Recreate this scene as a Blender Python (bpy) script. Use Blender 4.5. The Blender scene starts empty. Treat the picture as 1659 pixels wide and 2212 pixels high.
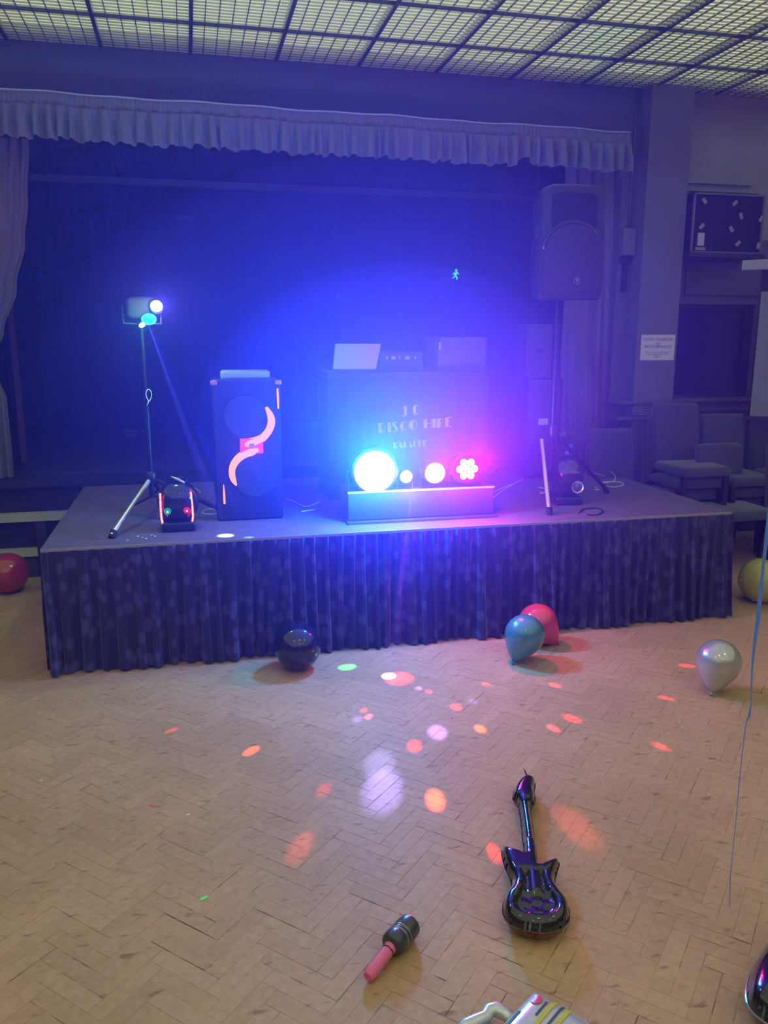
import bpy, bmesh, math, random
from mathutils import Vector, Matrix, Euler
R = math.radians
PI = math.pi
random.seed(7)
sc = bpy.context.scene
col = sc.collection

# ------------------------------------------------------------------ camera
CAM_H, PITCH, YAW, FPX = 1.77, R(12.03), R(13.35), 1750.0
cam_data = bpy.data.cameras.new('camera')
cam_data.sensor_fit = 'VERTICAL'
cam_data.sensor_height = 36.0
cam_data.lens = FPX / 2212.0 * 36.0
cam_data.clip_start = 0.05
cam_data.clip_end = 100
cam = bpy.data.objects.new('camera', cam_data)
col.objects.link(cam)
cam.location = (0, 0, CAM_H)
cam.rotation_euler = (R(90) - PITCH, 0, -YAW)
sc.camera = cam

# ------------------------------------------------------------------ world, exposure
w = bpy.data.worlds.new('world')
sc.world = w
w.use_nodes = True
w.node_tree.nodes['Background'].inputs[0].default_value = (0.02, 0.02, 0.03, 1)
w.node_tree.nodes['Background'].inputs[1].default_value = 0.2
sc.view_settings.view_transform = 'Standard'
sc.view_settings.look = 'None'
sc.view_settings.gamma = 1.0
sc.view_settings.exposure = 0.0
sc.view_settings.use_curve_mapping = False
try:
    sc.cycles.volume_step_rate = 1.0
    sc.cycles.volume_bounces = 0
    sc.cycles.max_bounces = 5
    sc.cycles.use_adaptive_sampling = True
    sc.cycles.adaptive_threshold = 0.10
    sc.cycles.adaptive_min_samples = 12
    sc.cycles.sample_clamp_indirect = 4.0
except Exception:
    pass

GLARE_DENSITY = 0.10
PLUMES = ((2.1, 0.95, 1.5, 0.06), (1.2, 0.75, 0.95, 0.11))
GLARE_COLOR = (0.10, 0.075, 1.0)
PANEL_STRENGTH = 0.68
PANEL_COLOR = (0.87, 0.94, 0.70)

# ------------------------------------------------------------------ measuring helpers (rays from the camera station onto real planes)
_F = Vector((math.sin(YAW) * math.cos(PITCH), math.cos(YAW) * math.cos(PITCH), -math.sin(PITCH)))
_R = Vector((math.cos(YAW), -math.sin(YAW), 0))
_U = _R.cross(_F)
def ray(x, y): return _F * FPX + _R * (x - 829.5) - _U * (y - 1106)
def FZ(x, y, z=0.0):
    d = ray(x, y); return Vector((0, 0, CAM_H)) + d * ((z - CAM_H) / d.z)
def FY(x, y, Y):
    d = ray(x, y); return Vector((0, 0, CAM_H)) + d * (Y / d.y)

# ------------------------------------------------------------------ materials
MATS = {}
def mat(name, color, rough=0.6, metal=0.0, noise=0.0, nscale=20.0, bump=0.0, bscale=80.0, coat=0.0, emit=None, estr=0.0, spec=0.5, sheen=0.0, trans=0.0):
    if name in MATS: return MATS[name]
    m = bpy.data.materials.new(name); m.use_nodes = True
    nt = m.node_tree; b = nt.nodes['Principled BSDF']
    b.inputs['Base Color'].default_value = (*color, 1)
    b.inputs['Roughness'].default_value = rough
    b.inputs['Metallic'].default_value = metal
    b.inputs['Coat Weight'].default_value = coat
    b.inputs['Specular IOR Level'].default_value = spec
    b.inputs['Sheen Weight'].default_value = sheen
    if trans: b.inputs['Transmission Weight'].default_value = trans
    tc = nt.nodes.new('ShaderNodeTexCoord')
    if noise:
        n = nt.nodes.new('ShaderNodeTexNoise'); n.inputs['Scale'].default_value = nscale; n.inputs['Detail'].default_value = 5
        nt.links.new(tc.outputs['Object'], n.inputs['Vector'])
        mx = nt.nodes.new('ShaderNodeMix'); mx.data_type = 'RGBA'
        mx.inputs['A'].default_value = (*[c * (1 - noise) for c in color], 1)
        mx.inputs['B'].default_value = (*[min(1, c * (1 + noise)) for c in color], 1)
        nt.links.new(n.outputs['Fac'], mx.inputs['Factor'])
        nt.links.new(mx.outputs['Result'], b.inputs['Base Color'])
    if bump:
        n2 = nt.nodes.new('ShaderNodeTexNoise'); n2.inputs['Scale'].default_value = bscale; n2.inputs['Detail'].default_value = 3
        nt.links.new(tc.outputs['Object'], n2.inputs['Vector'])
        bp = nt.nodes.new('ShaderNodeBump'); bp.inputs['Strength'].default_value = bump; bp.inputs['Distance'].default_value = 0.01
        nt.links.new(n2.outputs['Fac'], bp.inputs['Height']); nt.links.new(bp.outputs['Normal'], b.inputs['Normal'])
    if emit:
        b.inputs['Emission Color'].default_value = (*emit, 1)
        b.inputs['Emission Strength'].default_value = estr
    MATS[name] = m
    return m

black_plastic = mat('black_plastic', (0.015, 0.015, 0.018), 0.35, bump=0.1, bscale=300)
black_gloss = mat('black_gloss', (0.012, 0.012, 0.015), 0.12, coat=0.6)
grille = mat('speaker_grille', (0.012, 0.012, 0.014), 0.7, bump=0.4, bscale=500)
black_metal = mat('black_metal', (0.02, 0.02, 0.022), 0.4, metal=0.6)
alu = mat('aluminium', (0.55, 0.56, 0.6), 0.35, metal=0.6)
rubber = mat('rubber', (0.01, 0.01, 0.01), 0.8)
blue_grey_paint = mat('blue_grey_paint', (0.085, 0.087, 0.15), 0.75, noise=0.12, nscale=2.5)
pale_paint = mat('pale_paint', (0.30, 0.30, 0.33), 0.8, noise=0.06, nscale=3)
mauve_paint = mat('mauve_paint', (0.115, 0.095, 0.125), 0.7, noise=0.08, nscale=3)
dark_wood = mat('dark_wood', (0.02, 0.015, 0.02), 0.5, noise=0.3, nscale=8)
dark_paint = mat('dark_paint', (0.012, 0.012, 0.018), 0.85)
white_paint = mat('white_paint', (0.42, 0.43, 0.46), 0.5, noise=0.08, nscale=6)
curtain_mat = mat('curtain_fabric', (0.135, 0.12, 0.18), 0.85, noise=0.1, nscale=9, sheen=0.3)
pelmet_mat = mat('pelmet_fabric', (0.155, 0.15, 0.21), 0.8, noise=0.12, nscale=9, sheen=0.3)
black_cloth = mat('black_cloth', (0.008, 0.008, 0.012), 0.95)
chair_mat = mat('chair_fabric', (0.045, 0.055, 0.12), 0.9, noise=0.15, nscale=60, bump=0.3, bscale=400, sheen=0.4)
chair_wood = mat('chair_wood', (0.02, 0.012, 0.01), 0.45)
deck_mat = mat('stage_carpet', (0.135, 0.10, 0.20), 0.9, noise=0.22, nscale=14, bump=0.5, bscale=500)
cable_mat = mat('white_cable', (0.75, 0.75, 0.8), 0.4)
black_cable = mat('black_cable', (0.01, 0.01, 0.01), 0.5)
silver_foil = mat('silver_foil', (0.62, 0.64, 0.66), 0.28, metal=0.55, bump=0.15, bscale=12)
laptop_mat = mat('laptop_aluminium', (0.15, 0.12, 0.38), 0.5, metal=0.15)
paper = mat('paper', (0.62, 0.6, 0.72), 0.8)
ink = mat('ink', (0.12, 0.1, 0.22), 0.8)
letter_mat = mat('pale_lettering', (0.20, 0.20, 0.28), 0.7)
void_mat = mat('void_plaster', (0.09, 0.08, 0.09), 0.9)

def emis(name, color, strength):
    m = bpy.data.materials.new(name); m.use_nodes = True
    nt = m.node_tree; nt.nodes.remove(nt.nodes['Principled BSDF'])
    e = nt.nodes.new('ShaderNodeEmission'); e.inputs[0].default_value = (*color, 1); e.inputs[1].default_value = strength
    nt.links.new(e.outputs[0], nt.nodes['Material Output'].inputs['Surface'])
    return m

# ------------------------------------------------------------------ mesh builder
class MB:
    def __init__(s): s.v = []; s.f = []; s.mi = []
    def quadbox(s, M, hx, hy, hz, mi=0):
        n = len(s.v)
        for x, y, z in ((-1,-1,-1),(1,-1,-1),(1,1,-1),(-1,1,-1),(-1,-1,1),(1,-1,1),(1,1,1),(-1,1,1)):
            s.v.append(tuple(M @ Vector((x*hx, y*hy, z*hz))))
        for f in ((3,2,1,0),(4,5,6,7),(0,1,5,4),(1,2,6,5),(2,3,7,6),(3,0,4,7)):
            s.f.append(tuple(n+i for i in f)); s.mi.append(mi)
        return s
    def box(s, x0, x1, y0, y1, z0, z1, mi=0):
        return s.quadbox(Matrix.Translation(((x0+x1)/2, (y0+y1)/2, (z0+z1)/2)), abs(x1-x0)/2, abs(y1-y0)/2, abs(z1-z0)/2, mi)
    def bevbox(s, x0, x1, y0, y1, z0, z1, b, mi=0):
        bm = bmesh.new(); bmesh.ops.create_cube(bm, size=1.0)
        for v in bm.verts: v.co = Vector(((x0+x1)/2 + v.co.x*(x1-x0), (y0+y1)/2 + v.co.y*(y1-y0), (z0+z1)/2 + v.co.z*(z1-z0)))
        bmesh.ops.bevel(bm, geom=list(bm.edges), offset=b, segments=3, affect='EDGES', profile=0.5)
        return s.addbm(bm, mi)
    def addbm(s, bm, mi=0):
        n = len(s.v); bm.verts.ensure_lookup_table(); bm.verts.index_update()
        s.v += [tuple(v.co) for v in bm.verts]
        for f in bm.faces: s.f.append(tuple(n+v.index for v in f.verts)); s.mi.append(mi)
        bm.free(); return s
    def rings(s, rings, closed=True, cap=True, mi=0):
        n = len(s.v); k = len(rings[0])
        for r in rings: s.v += [tuple(p) for p in r]
        for i in range(len(rings)-1):
            for j in range(k if closed else k-1):
                a, b = n+i*k+j, n+i*k+(j+1) % k
                s.f.append((a, b, b+k, a+k)); s.mi.append(mi)
        if cap and closed:
            s.f.append(tuple(n+j for j in reversed(range(k)))); s.mi.append(mi)
            s.f.append(tuple(n+(len(rings)-1)*k+j for j in range(k))); s.mi.append(mi)
        return s
    def tube(s, pts, rad, seg=10, mi=0):
        pts = [Vector(p) for p in pts]; rr = rad if isinstance(rad, (list, tuple)) else [rad]*len(pts)
        rings = []; up = None
        for i, p in enumerate(pts):
            t = (pts[min(i+1, len(pts)-1)] - pts[max(i-1, 0)]).normalized()
            if up is None: up = Vector((0,0,1)) if abs(t.z) < 0.9 else Vector((1,0,0))
            a = (up - t*up.dot(t)).normalized(); up = a; b = t.cross(a)
            rings.append([p + (a*math.cos(2*PI*j/seg) + b*math.sin(2*PI*j/seg))*rr[i] for j in range(seg)])
        return s.rings(rings, mi=mi)
    def lathe(s, prof, seg=24, M=None, mi=0, sx=1.0, sy=1.0):
        M = M or Matrix()
        rings = [[M @ Vector((r*sx*math.cos(2*PI*j/seg), r*sy*math.sin(2*PI*j/seg), z)) for j in range(seg)] for r, z in prof]
        return s.rings(rings, mi=mi)
    def prism(s, poly, z0, z1, M=None, mi=0):
        M = M or Matrix()
        return s.rings([[M @ Vector((x, y, z)) for x, y in poly] for z in (z0, z1)], mi=mi)
    def mesh(s, name, mats):
        me = bpy.data.meshes.new(name); me.from_pydata(s.v, [], s.f)
        for m in (mats if isinstance(mats, (list, tuple)) else [mats]): me.materials.append(m)
        me.polygons.foreach_set('material_index', s.mi); me.update(); return me
    def build(s, name, mats, parent=None, smooth=False, **tags):
        me = s.mesh(name, mats)
        if smooth: me.shade_smooth() if smooth is True else me.set_sharp_from_angle(angle=smooth)
        o = bpy.data.objects.new(name, me); col.objects.link(o)
        if parent: o.parent = parent; o.matrix_parent_inverse = Matrix()
        for k, v in tags.items(): o[k] = v
        return o
SM = R(40)

def thing(name, label, cat, loc=(0,0,0), rz=0.0, group=None):
    o = bpy.data.objects.new(name, None); col.objects.link(o)
    o.empty_display_size = 0.1
    o.location = loc; o.rotation_euler = (0, 0, rz); o['label'] = label; o['category'] = cat
    if group: o['group'] = group
    return o
def tag(o, label, cat, group=None):
    o['label'] = label; o['category'] = cat
    if group: o['group'] = group
    return o
def kids(o): return [c for c in col.objects if c.parent == o]
def dup(root, loc, rz, label, group=None):
    r = root.copy(); col.objects.link(r); r.location = loc; r.rotation_euler = (0,0,rz); r['label'] = label
    if group: r['group'] = group
    for ch in kids(root):
        c = ch.copy(); col.objects.link(c); c.parent = r
        for g in kids(ch):
            d = g.copy(); col.objects.link(d); d.parent = c
    return r
def struct(o): o['kind'] = 'structure'; return o
def light(name, kind, loc, color, watts, size=0.03, target=None, spot=None, blend=0.3, parent=None):
    l = bpy.data.lights.new(name, kind); l.color = color; l.energy = watts
    if kind in ('POINT', 'SPOT'): l.shadow_soft_size = size
    if kind == 'SPOT': l.spot_size = spot; l.spot_blend = blend
    o = bpy.data.objects.new(name, l); col.objects.link(o); o.location = loc
    if target is not None:
        d = Vector(target) - Vector(loc); o.rotation_euler = d.to_track_quat('-Z', 'Y').to_euler()
    if parent: o.parent = parent
    return o

# ================================================================== SETTING
CEIL = 3.73
WALL_Y = 6.40
X0, X1, YR = -6.0, 9.0, -6.0

# ---- floor: herringbone blocks
def wood_floor_mat():
    m = bpy.data.materials.new('parquet'); m.use_nodes = True; nt = m.node_tree; b = nt.nodes['Principled BSDF']
    N = nt.nodes.new; L = nt.links.new
    at = N('ShaderNodeAttribute'); at.attribute_name = 'tone'
    tc = N('ShaderNodeTexCoord')
    cr = N('ShaderNodeValToRGB')
    cr.color_ramp.elements[0].color = (0.46, 0.288, 0.158, 1); cr.color_ramp.elements[1].color = (0.505, 0.322, 0.180, 1)
    L(at.outputs['Fac'], cr.inputs['Fac'])
    # slow blotches
    n1 = N('ShaderNodeTexNoise'); n1.inputs['Scale'].default_value = 1.6; n1.inputs['Detail'].default_value = 4; L(tc.outputs['Object'], n1.inputs['Vector'])
    r1 = N('ShaderNodeMapRange'); r1.inputs['From Min'].default_value = 0.3; r1.inputs['From Max'].default_value = 0.7; r1.inputs['To Min'].default_value = 0.88; r1.inputs['To Max'].default_value = 1.08
    L(n1.outputs['Fac'], r1.inputs['Value'])
    # scuffs: dark flecks
    mp = N('ShaderNodeMapping'); mp.inputs['Scale'].default_value = (9, 26, 9); mp.inputs['Rotation'].default_value = (0, 0, R(35)); L(tc.outputs['Object'], mp.inputs['Vector'])
    n2 = N('ShaderNodeTexNoise'); n2.inputs['Scale'].default_value = 1.3; n2.inputs['Detail'].default_value = 6; L(mp.outputs['Vector'], n2.inputs['Vector'])
    r2 = N('ShaderNodeMapRange'); r2.inputs['From Min'].default_value = 0.62; r2.inputs['From Max'].default_value = 0.72; r2.inputs['To Min'].default_value = 1.0; r2.inputs['To Max'].default_value = 0.55
    L(n2.outputs['Fac'], r2.inputs['Value'])
    n3 = N('ShaderNodeTexNoise'); n3.inputs['Scale'].default_value = 38; n3.inputs['Detail'].default_value = 3; L(tc.outputs['Object'], n3.inputs['Vector'])
    r3 = N('ShaderNodeMapRange'); r3.inputs['From Min'].default_value = 0.3; r3.inputs['From Max'].default_value = 0.7; r3.inputs['To Min'].default_value = 0.9; r3.inputs['To Max'].default_value = 1.07
    L(n3.outputs['Fac'], r3.inputs['Value'])
    m1 = N('ShaderNodeMath'); m1.operation = 'MULTIPLY'; L(r1.outputs[0], m1.inputs[0]); L(r2.outputs[0], m1.inputs[1])
    m2 = N('ShaderNodeMath'); m2.operation = 'MULTIPLY'; L(m1.outputs[0], m2.inputs[0]); L(r3.outputs[0], m2.inputs[1])
    ae = N('ShaderNodeAttribute'); ae.attribute_name = 'edge'
    re_ = N('ShaderNodeMapRange'); re_.inputs['To Min'].default_value = 1.0; re_.inputs['To Max'].default_value = 0.22; L(ae.outputs['Fac'], re_.inputs['Value'])
    n5 = N('ShaderNodeTexNoise'); n5.inputs['Scale'].default_value = 14; L(tc.outputs['Object'], n5.inputs['Vector'])
    r5 = N('ShaderNodeMapRange'); r5.inputs['From Min'].default_value = 0.42; r5.inputs['From Max'].default_value = 0.6; L(n5.outputs['Fac'], r5.inputs['Value'])
    mxe = N('ShaderNodeMix'); mxe.inputs['A'].default_value = 1.0; L(re_.outputs[0], mxe.inputs['B']); L(r5.outputs[0], mxe.inputs['Factor'])
    m3 = N('ShaderNodeMath'); m3.operation = 'MULTIPLY'; L(m2.outputs[0], m3.inputs[0]); L(mxe.outputs['Result'], m3.inputs[1])
    v = N('ShaderNodeVectorMath'); v.operation = 'SCALE'; L(cr.outputs['Color'], v.inputs[0]); L(m3.outputs[0], v.inputs['Scale'])
    L(v.outputs[0], b.inputs['Base Color'])
    b.inputs['Roughness'].default_value = 0.55; b.inputs['Specular IOR Level'].default_value = 0.25
    bp = N('ShaderNodeBump'); bp.inputs['Strength'].default_value = 0.12; bp.inputs['Distance'].default_value = 0.01; L(n3.outputs['Fac'], bp.inputs['Height']); L(bp.outputs['Normal'], b.inputs['Normal'])
    return m
parquet = wood_floor_mat()
bitumen = mat('floor_joint', (0.20, 0.115, 0.055), 0.6)
floor = struct(MB().box(X0, X1, YR, 6.5, -0.2, -0.004).build('floor', mat('floor_base', (0.45, 0.27, 0.13), 0.5, noise=0.15, nscale=6)))
def block_mesh(blocks, name):
    v = []; f = []; tone = []; edge = []; rj = random.Random(len(blocks)+int(blocks[0][4]*1e6))
    for (ox, oy, ax, ay, t, dz) in blocks:           # grid coordinates, world = rotated 45 degrees
        n = len(v); W = 0.055; g = 0.0002; c = 0.0021
        def P(a, b, z): return ((a - b) * 0.70711, (a + b) * 0.70711, z)
        xa, xb, ya, yb = ox*W+g, (ox+ax)*W-g, oy*W+g, (oy+ay)*W-g
        v += [P(xa, ya, -0.004), P(xb, ya, -0.004), P(xb, yb, -0.004), P(xa, yb, -0.004)]
        v += [P(xa, ya, dz-0.0005), P(xb, ya, dz-0.0005), P(xb, yb, dz-0.0005), P(xa, yb, dz-0.0005)]
        v += [P(xa+c, ya+c, dz), P(xb-c, ya+c, dz), P(xb-c, yb-c, dz), P(xa+c, yb-c, dz)]
        for q in ((8,9,10,11),(4,5,9,8),(5,6,10,9),(6,7,11,10),(7,4,8,11),(0,1,5,4),(1,2,6,5),(2,3,7,6),(3,0,4,7)):
            f.append(tuple(n+i for i in q)); tone.append(t); e_ = rj.random(); edge.append(0.0 if q == (8,9,10,11) else (0.25+0.75*rj.random() if e_ < 0.22 else 0.16*e_))
    me = bpy.data.meshes.new(name); me.from_pydata(v, [], f); me.materials.append(parquet)
    a = me.attributes.new('tone', 'FLOAT', 'FACE'); a.data.foreach_set('value', tone)
    a = me.attributes.new('edge', 'FLOAT', 'FACE'); a.data.foreach_set('value', edge)
    return me
blk = []
rb = random.Random(3)
for a in range(-130, 180):
    for b in range(-130, 180):
        d = (a - b) % 8
        if d == 0: e = (a, b, 4, 1)
        elif d == 7: e = (a, b, 1, 4)
        else: continue
        cx_, cy_ = (e[0]+e[2]/2)*0.055, (e[1]+e[3]/2)*0.055
        wx, wy = (cx_-cy_)*0.70711, (cx_+cy_)*0.70711
        if -2.4 < wx < 5.2 and 0.9 < wy < 6.36:
            # seen from the station?
            dv = Vector((wx, wy, -CAM_H)); dep = dv.dot(_F)
            px = 829.5 + FPX*dv.dot(_R)/dep; py = 1106 - FPX*dv.dot(_U)/dep
            vis = -60 < px < 1720 and py < 2260 and not (-0.75 < wx < 3.2 and wy > 4.45)
            blk.append((0 if vis else 1, dep, (*e, rb.random(), rb.uniform(-0.0006, 0.0))))
blk.sort(key=lambda t: (t[0], t[1]))
for i, (_, _, e) in enumerate(blk[:300]):
    o = bpy.data.objects.new('parquet_block', block_mesh([e], 'parquet_block')); col.objects.link(o); o.parent = floor
o = bpy.data.objects.new('parquet_blocks', block_mesh([e for _, _, e in blk[300:]], 'parquet_blocks')); col.objects.link(o); o.parent = floor; o['kind'] = 'stuff'

# ---- ceiling: lit diffuser above louvre panels
ceiling = struct(MB().box(X0, X1, YR, 6.5, CEIL+0.35, CEIL+0.5).build('ceiling', void_mat))
diff_mat = emis('lit_diffuser', PANEL_COLOR, PANEL_STRENGTH)
MB().box(X0+0.2, X1-0.2, YR+0.2, WALL_Y-0.17, CEIL+0.055, CEIL+0.06).build('diffuser', diff_mat, ceiling)
MB().box(X0, X1, WALL_Y-0.17, WALL_Y+0.09, CEIL+0.05, CEIL+0.06).build('edge_strip', mat('edge_shade', (0.16, 0.12, 0.16), 0.8), ceiling)  # dark strip stands in for the shade along the wall
bar_dark = mat('louvre_bar', (0.075, 0.10, 0.095), 0.4, metal=0.3)
blade_mat = mat('louvre_blade', (0.62, 0.64, 0.42), 0.6)
_nt = blade_mat.node_tree; _tr = _nt.nodes.new('ShaderNodeBsdfTranslucent'); _tr.inputs[0].default_value = (0.80, 0.82, 0.60, 1); _ms = _nt.nodes.new('ShaderNodeMixShader'); _ms.inputs[0].default_value = 0.7
_nt.links.new(_nt.nodes['Principled BSDF'].outputs[0], _ms.inputs[1]); _nt.links.new(_tr.outputs[0], _ms.inputs[2]); _nt.links.new(_ms.outputs[0], _nt.nodes['Material Output'].inputs['Surface'])
bm_ = MB(); G = 0.5985
for i in range(1, 7):
    x = i*G/7; bm_.box(x-0.0026, x+0.0026, 0.012, G-0.012, 0.002, 0.012, 0)
for j in range(1, 12):
    y = j*G/12; bm_.box(0.012, G-0.012, y-0.003, y+0.003, 0.004, 0.014, 1)
tile_me = bm_.mesh('louvre_panel', [bar_dark, blade_mat])
tee_me = None
GX0 = 0.118
ix0 = math.floor((X0-GX0)/G)+1
tees = MB()
for i in range(-4, 12):
    for j in range(0, 5):
        y0 = 6.42 - (j+1)*0.6
        o = bpy.data.objects.new('louvre_panel', tile_me); col.objects.link(o); o.parent = ceiling
        o.location = (GX0 + i*G, y0, CEIL)
for i in range(-5, 14):
    x = GX0 + i*G
    MB().box(x-0.012, x+0.012, YR, 6.38, CEIL-0.006, CEIL+0.05).build('main_tee', mat('tee_dark', (0.045, 0.055, 0.07), 0.3, metal=0.5), ceiling)
for j in range(0, 9):
    y = 6.42 - j*0.6
    if j: MB().box(X0, X1, y-0.0045, y+0.0045, CEIL-0.001, CEIL+0.02).build('cross_tee', MATS['tee_dark'], ceiling)

# ---- proscenium wall: beam, right jamb, left jamb
struct(MB().box(X0, 3.66, WALL_Y, WALL_Y+0.2, 3.22, CEIL+0.5).build('wall_proscenium', blue_grey_paint))
struct(MB().box(3.52, 3.66, WALL_Y, WALL_Y+0.2, 0, 3.22).build('wall_jamb', blue_grey_paint))
struct(MB().box(X0, -2.3, WALL_Y, WALL_Y+0.2, 0, 3.22).build('wall_left_jamb', blue_grey_paint))
struct(MB().box(3.655, 4.03, 6.25, 6.62, 0, CEIL+0.3).build('wall_pilaster', mat('pilaster_paint', (0.125, 0.125, 0.19), 0.7, noise=0.08, nscale=3)))
# dado mouldings on pilaster
for i, (z0, z1, p) in enumerate(((1.236, 1.26, 0.03), (1.10, 1.128, 0.035))):
    struct(MB().box(3.50, 4.06, 6.25-p, 6.40, z0, z1).build('trim_%d' % (i+1), mauve_paint))
# ---- right wall with hatch opening
rwY = 6.487
hx0, hx1, hz0, hz1 = 4.18, 4.955, 1.257, 2.072
mb = MB()
mb.box(4.0, hx0, rwY, rwY+0.15, 0, 2.62); mb.box(hx1, X1, rwY, rwY+0.15, 0, 2.62)
mb.box(hx0, hx1, rwY, rwY+0.15, 0, hz0); mb.box(hx0, hx1, rwY, rwY+0.15, hz1, 2.62)
struct(mb.build('wall_right_lower', mauve_paint))
struct(MB().box(4.0, X1, rwY, rwY+0.15, 2.62, CEIL+0.3).build('wall_right_upper', pale_paint))
for n, (x0, x1, z0, z1, p, m_) in enumerate((
    (4.03, 4.78, 3.06, 3.075, .03, MATS['pale_paint']), (4.03, 4.86, 2.995, 3.02, .04, MATS['pale_paint']),
    (4.24, 4.95, 2.40, 2.425, .02, mauve_paint), (4.22, 4.95, 2.15, 2.172, .03, mauve_paint), (4.22, 4.245, 2.172, 2.40, .02, mauve_paint),
    (4.03, 4.95, 1.14, 1.165, .03, mauve_paint))):
    struct(MB().box(x0, x1, rwY-p, rwY, z0, z1).build('trim_%d' % (n+3), m_))
# hatch
hatch = struct(thing('window_1', '', ''))
del hatch['label']; del hatch['category']
MB().box(hx0, hx1, rwY+0.10, rwY+0.12, hz0, hz1).build('pane', mat('dark_glass', (0.006, 0.005, 0.010), 0.08), hatch)
fr = MB(); fr.box(hx0, hx0+.03, rwY+.03, rwY+.10, hz0, hz1); fr.box(hx1-.03, hx1, rwY+.03, rwY+.10, hz0, hz1); fr.box(hx0, hx1, rwY+.03, rwY+.10, hz0, hz0+.03); fr.box(hx0, hx1, rwY+.03, rwY+.10, hz1-.03, hz1)
fr.build('frame', dark_wood, hatch)
MB().box(hx0-.02, hx1+.02, rwY-.05, rwY+.05, hz0-.035, hz0).build('sill', mauve_paint, hatch)
# dark post at the end of the hatch
struct(MB().box(4.985, 5.9, rwY-0.03, rwY, 0.0, 2.33).build('trim_10', dark_wood))
# rest of the hall
struct(MB().box(X0-.2, X0, YR, 6.6, 0, CEIL+.5).build('wall_left', mat('hall_paint', (0.30, 0.27, 0.24), 0.8)))
struct(MB().box(X1, X1+.2, YR, 6.6, 0, CEIL+.5).build('wall_right', MATS['hall_paint']))
struct(MB().box(X0-.2, X1+.2, YR-.2, YR, 0, CEIL+.5).build('wall_rear', MATS['hall_paint']))

# ---- main stage
MS = 0.742
struct(MB().box(X0, 3.64, 6.62, 10.4, 0, MS).build('floor_main_stage', mat('stage_boards', (0.035, 0.03, 0.04), 0.75, noise=0.2, nscale=5)))
struct(MB().box(X0, 3.50, 6.37, 6.62, MS-0.05, MS).build('trim_11', dark_paint))
struct(MB().box(X0, 3.50, 6.44, 6.62, 0, MS-0.05).build('wall_stage_front', dark_paint))
struct(MB().box(X0, 3.50, 6.37, 6.44, 0.435, 0.497).build('trim_12', white_paint))
struct(MB().box(X0, -1.178, 6.37, 6.44, 0.165, 0.222).build('trim_13', white_paint))
struct(MB().box(-1.105, 3.50, 6.37, 6.44, 0.165, 0.222).build('trim_14', white_paint))
struct(MB().box(-1.178, -1.105, 6.375, 6.44, 0.0, 0.435).build('trim_15', dark_wood))
struct(MB().box(X0, 3.50, 6.40, 6.44, 0.0, 0.165).build('baseboard_stage', mat('base_mauve', (0.05, 0.04, 0.055), 0.8)))
struct(MB().box(X0, X1, 10.4, 10.6, 0, 5.0).build('wall_stage_back', mat('stage_back', (0.02, 0.018, 0.03), 0.9)))
struct(MB().box(-3.2, -3.0, 6.6, 10.4, MS, 5.0).build('wall_stage_left', dark_paint))
struct(MB().box(3.95, 4.1, 6.64, 10.4, 0, 5.0).build('wall_stage_right', dark_paint))
struct(MB().box(-3.2, 4.1, 6.6, 10.6, 4.6, 4.8).build('ceiling_stage', dark_paint))
# batten and border cloth over the stage
p0, p1 = FY(60, 381, 8.0), FY(1110, 430, 8.0)
def fold(xs, seed, wmin, wmax):
    """box-pleat signal in -1..1 for each x"""
    r = random.Random(seed); ed = [xs[0]-0.3]; lv = [1]
    while ed[-1] < xs[-1]+0.3: ed.append(ed[-1]+r.uniform(wmin, wmax)); lv.append(r.uniform(0.5, 1.0)*(1 if len(lv) % 2 == 0 else -1))
    out = []; k = 0
    for x in xs:
        while ed[k+1] < x: k += 1
        t = (x-ed[k])/(ed[k+1]-ed[k]); a, b = lv[k], lv[k+1]
        s = min(1, max(0, (t-0.55)/0.45)); s = s*s*(3-2*s)
        out.append(a*(1-s)+b*s)
    return out
def sheet(name, mtl, xs, zs, yf, parent=None, thick=0.0, **tg):
    """a hanging cloth: yf(i, k) -> (x, y, z) of column i, row k"""
    mb = MB(); cols = [[yf(i, k) for k in range(len(zs))] for i in range(len(xs))]
    n = len(zs)
    for c in cols: mb.v += [tuple(p) for p in c]
    for i in range(len(xs)-1):
        for k in range(n-1):
            a = i*n+k; mb.f.append((a, a+n, a+n+1, a+1)); mb.mi.append(0)
    o = mb.build(name, mtl, parent, smooth=True, **tg)
    if thick:
        s = o.modifiers.new('solid', 'SOLIDIFY'); s.thickness = thick
    return o
def lin(a, b, n): return [a+(b-a)*i/(n-1) for i in range(n)]
bt = thing('stage_batten', 'long dark rail across the top of the stage opening, behind the pelmet', 'rail', (0.5, 8.0, 3.12))
MB().box(-3.4, 3.4, -0.03, 0.03, 0.0, 0.055).build('rail', mat('batten', (0.10, 0.085, 0.12), 0.6), bt)
for x in (-2.6, 0.25, 3.0):
    MB().box(x-0.008, x+0.008, -0.008, 0.008, 0.055, 1.44).build('drop_rod', black_metal, bt)
xs = lin(-2.9, 3.85, 220); fs = fold(xs, 5, .12, .25); zs = lin(3.19, 4.58, 3)
o = sheet('border_cloth', mat('border', (0.035, 0.03, 0.05), 0.9), xs, zs, lambda i, k: (xs[i], 8.14+fs[i]*0.03, zs[k]))
tag(o, 'dark border cloth above the stage rail, just under the pelmet', 'curtain')
xs = lin(-2.9, 3.85, 300); fs = fold(xs, 6, .08, .2); zs = lin(MS+0.01, 4.5, 4)
o = sheet('backdrop_curtain', black_cloth, xs, zs, lambda i, k: (xs[i], 10.2+fs[i]*0.05, zs[k]))
tag(o, 'black backdrop curtain hanging across the rear of the stage', 'curtain')
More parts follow.
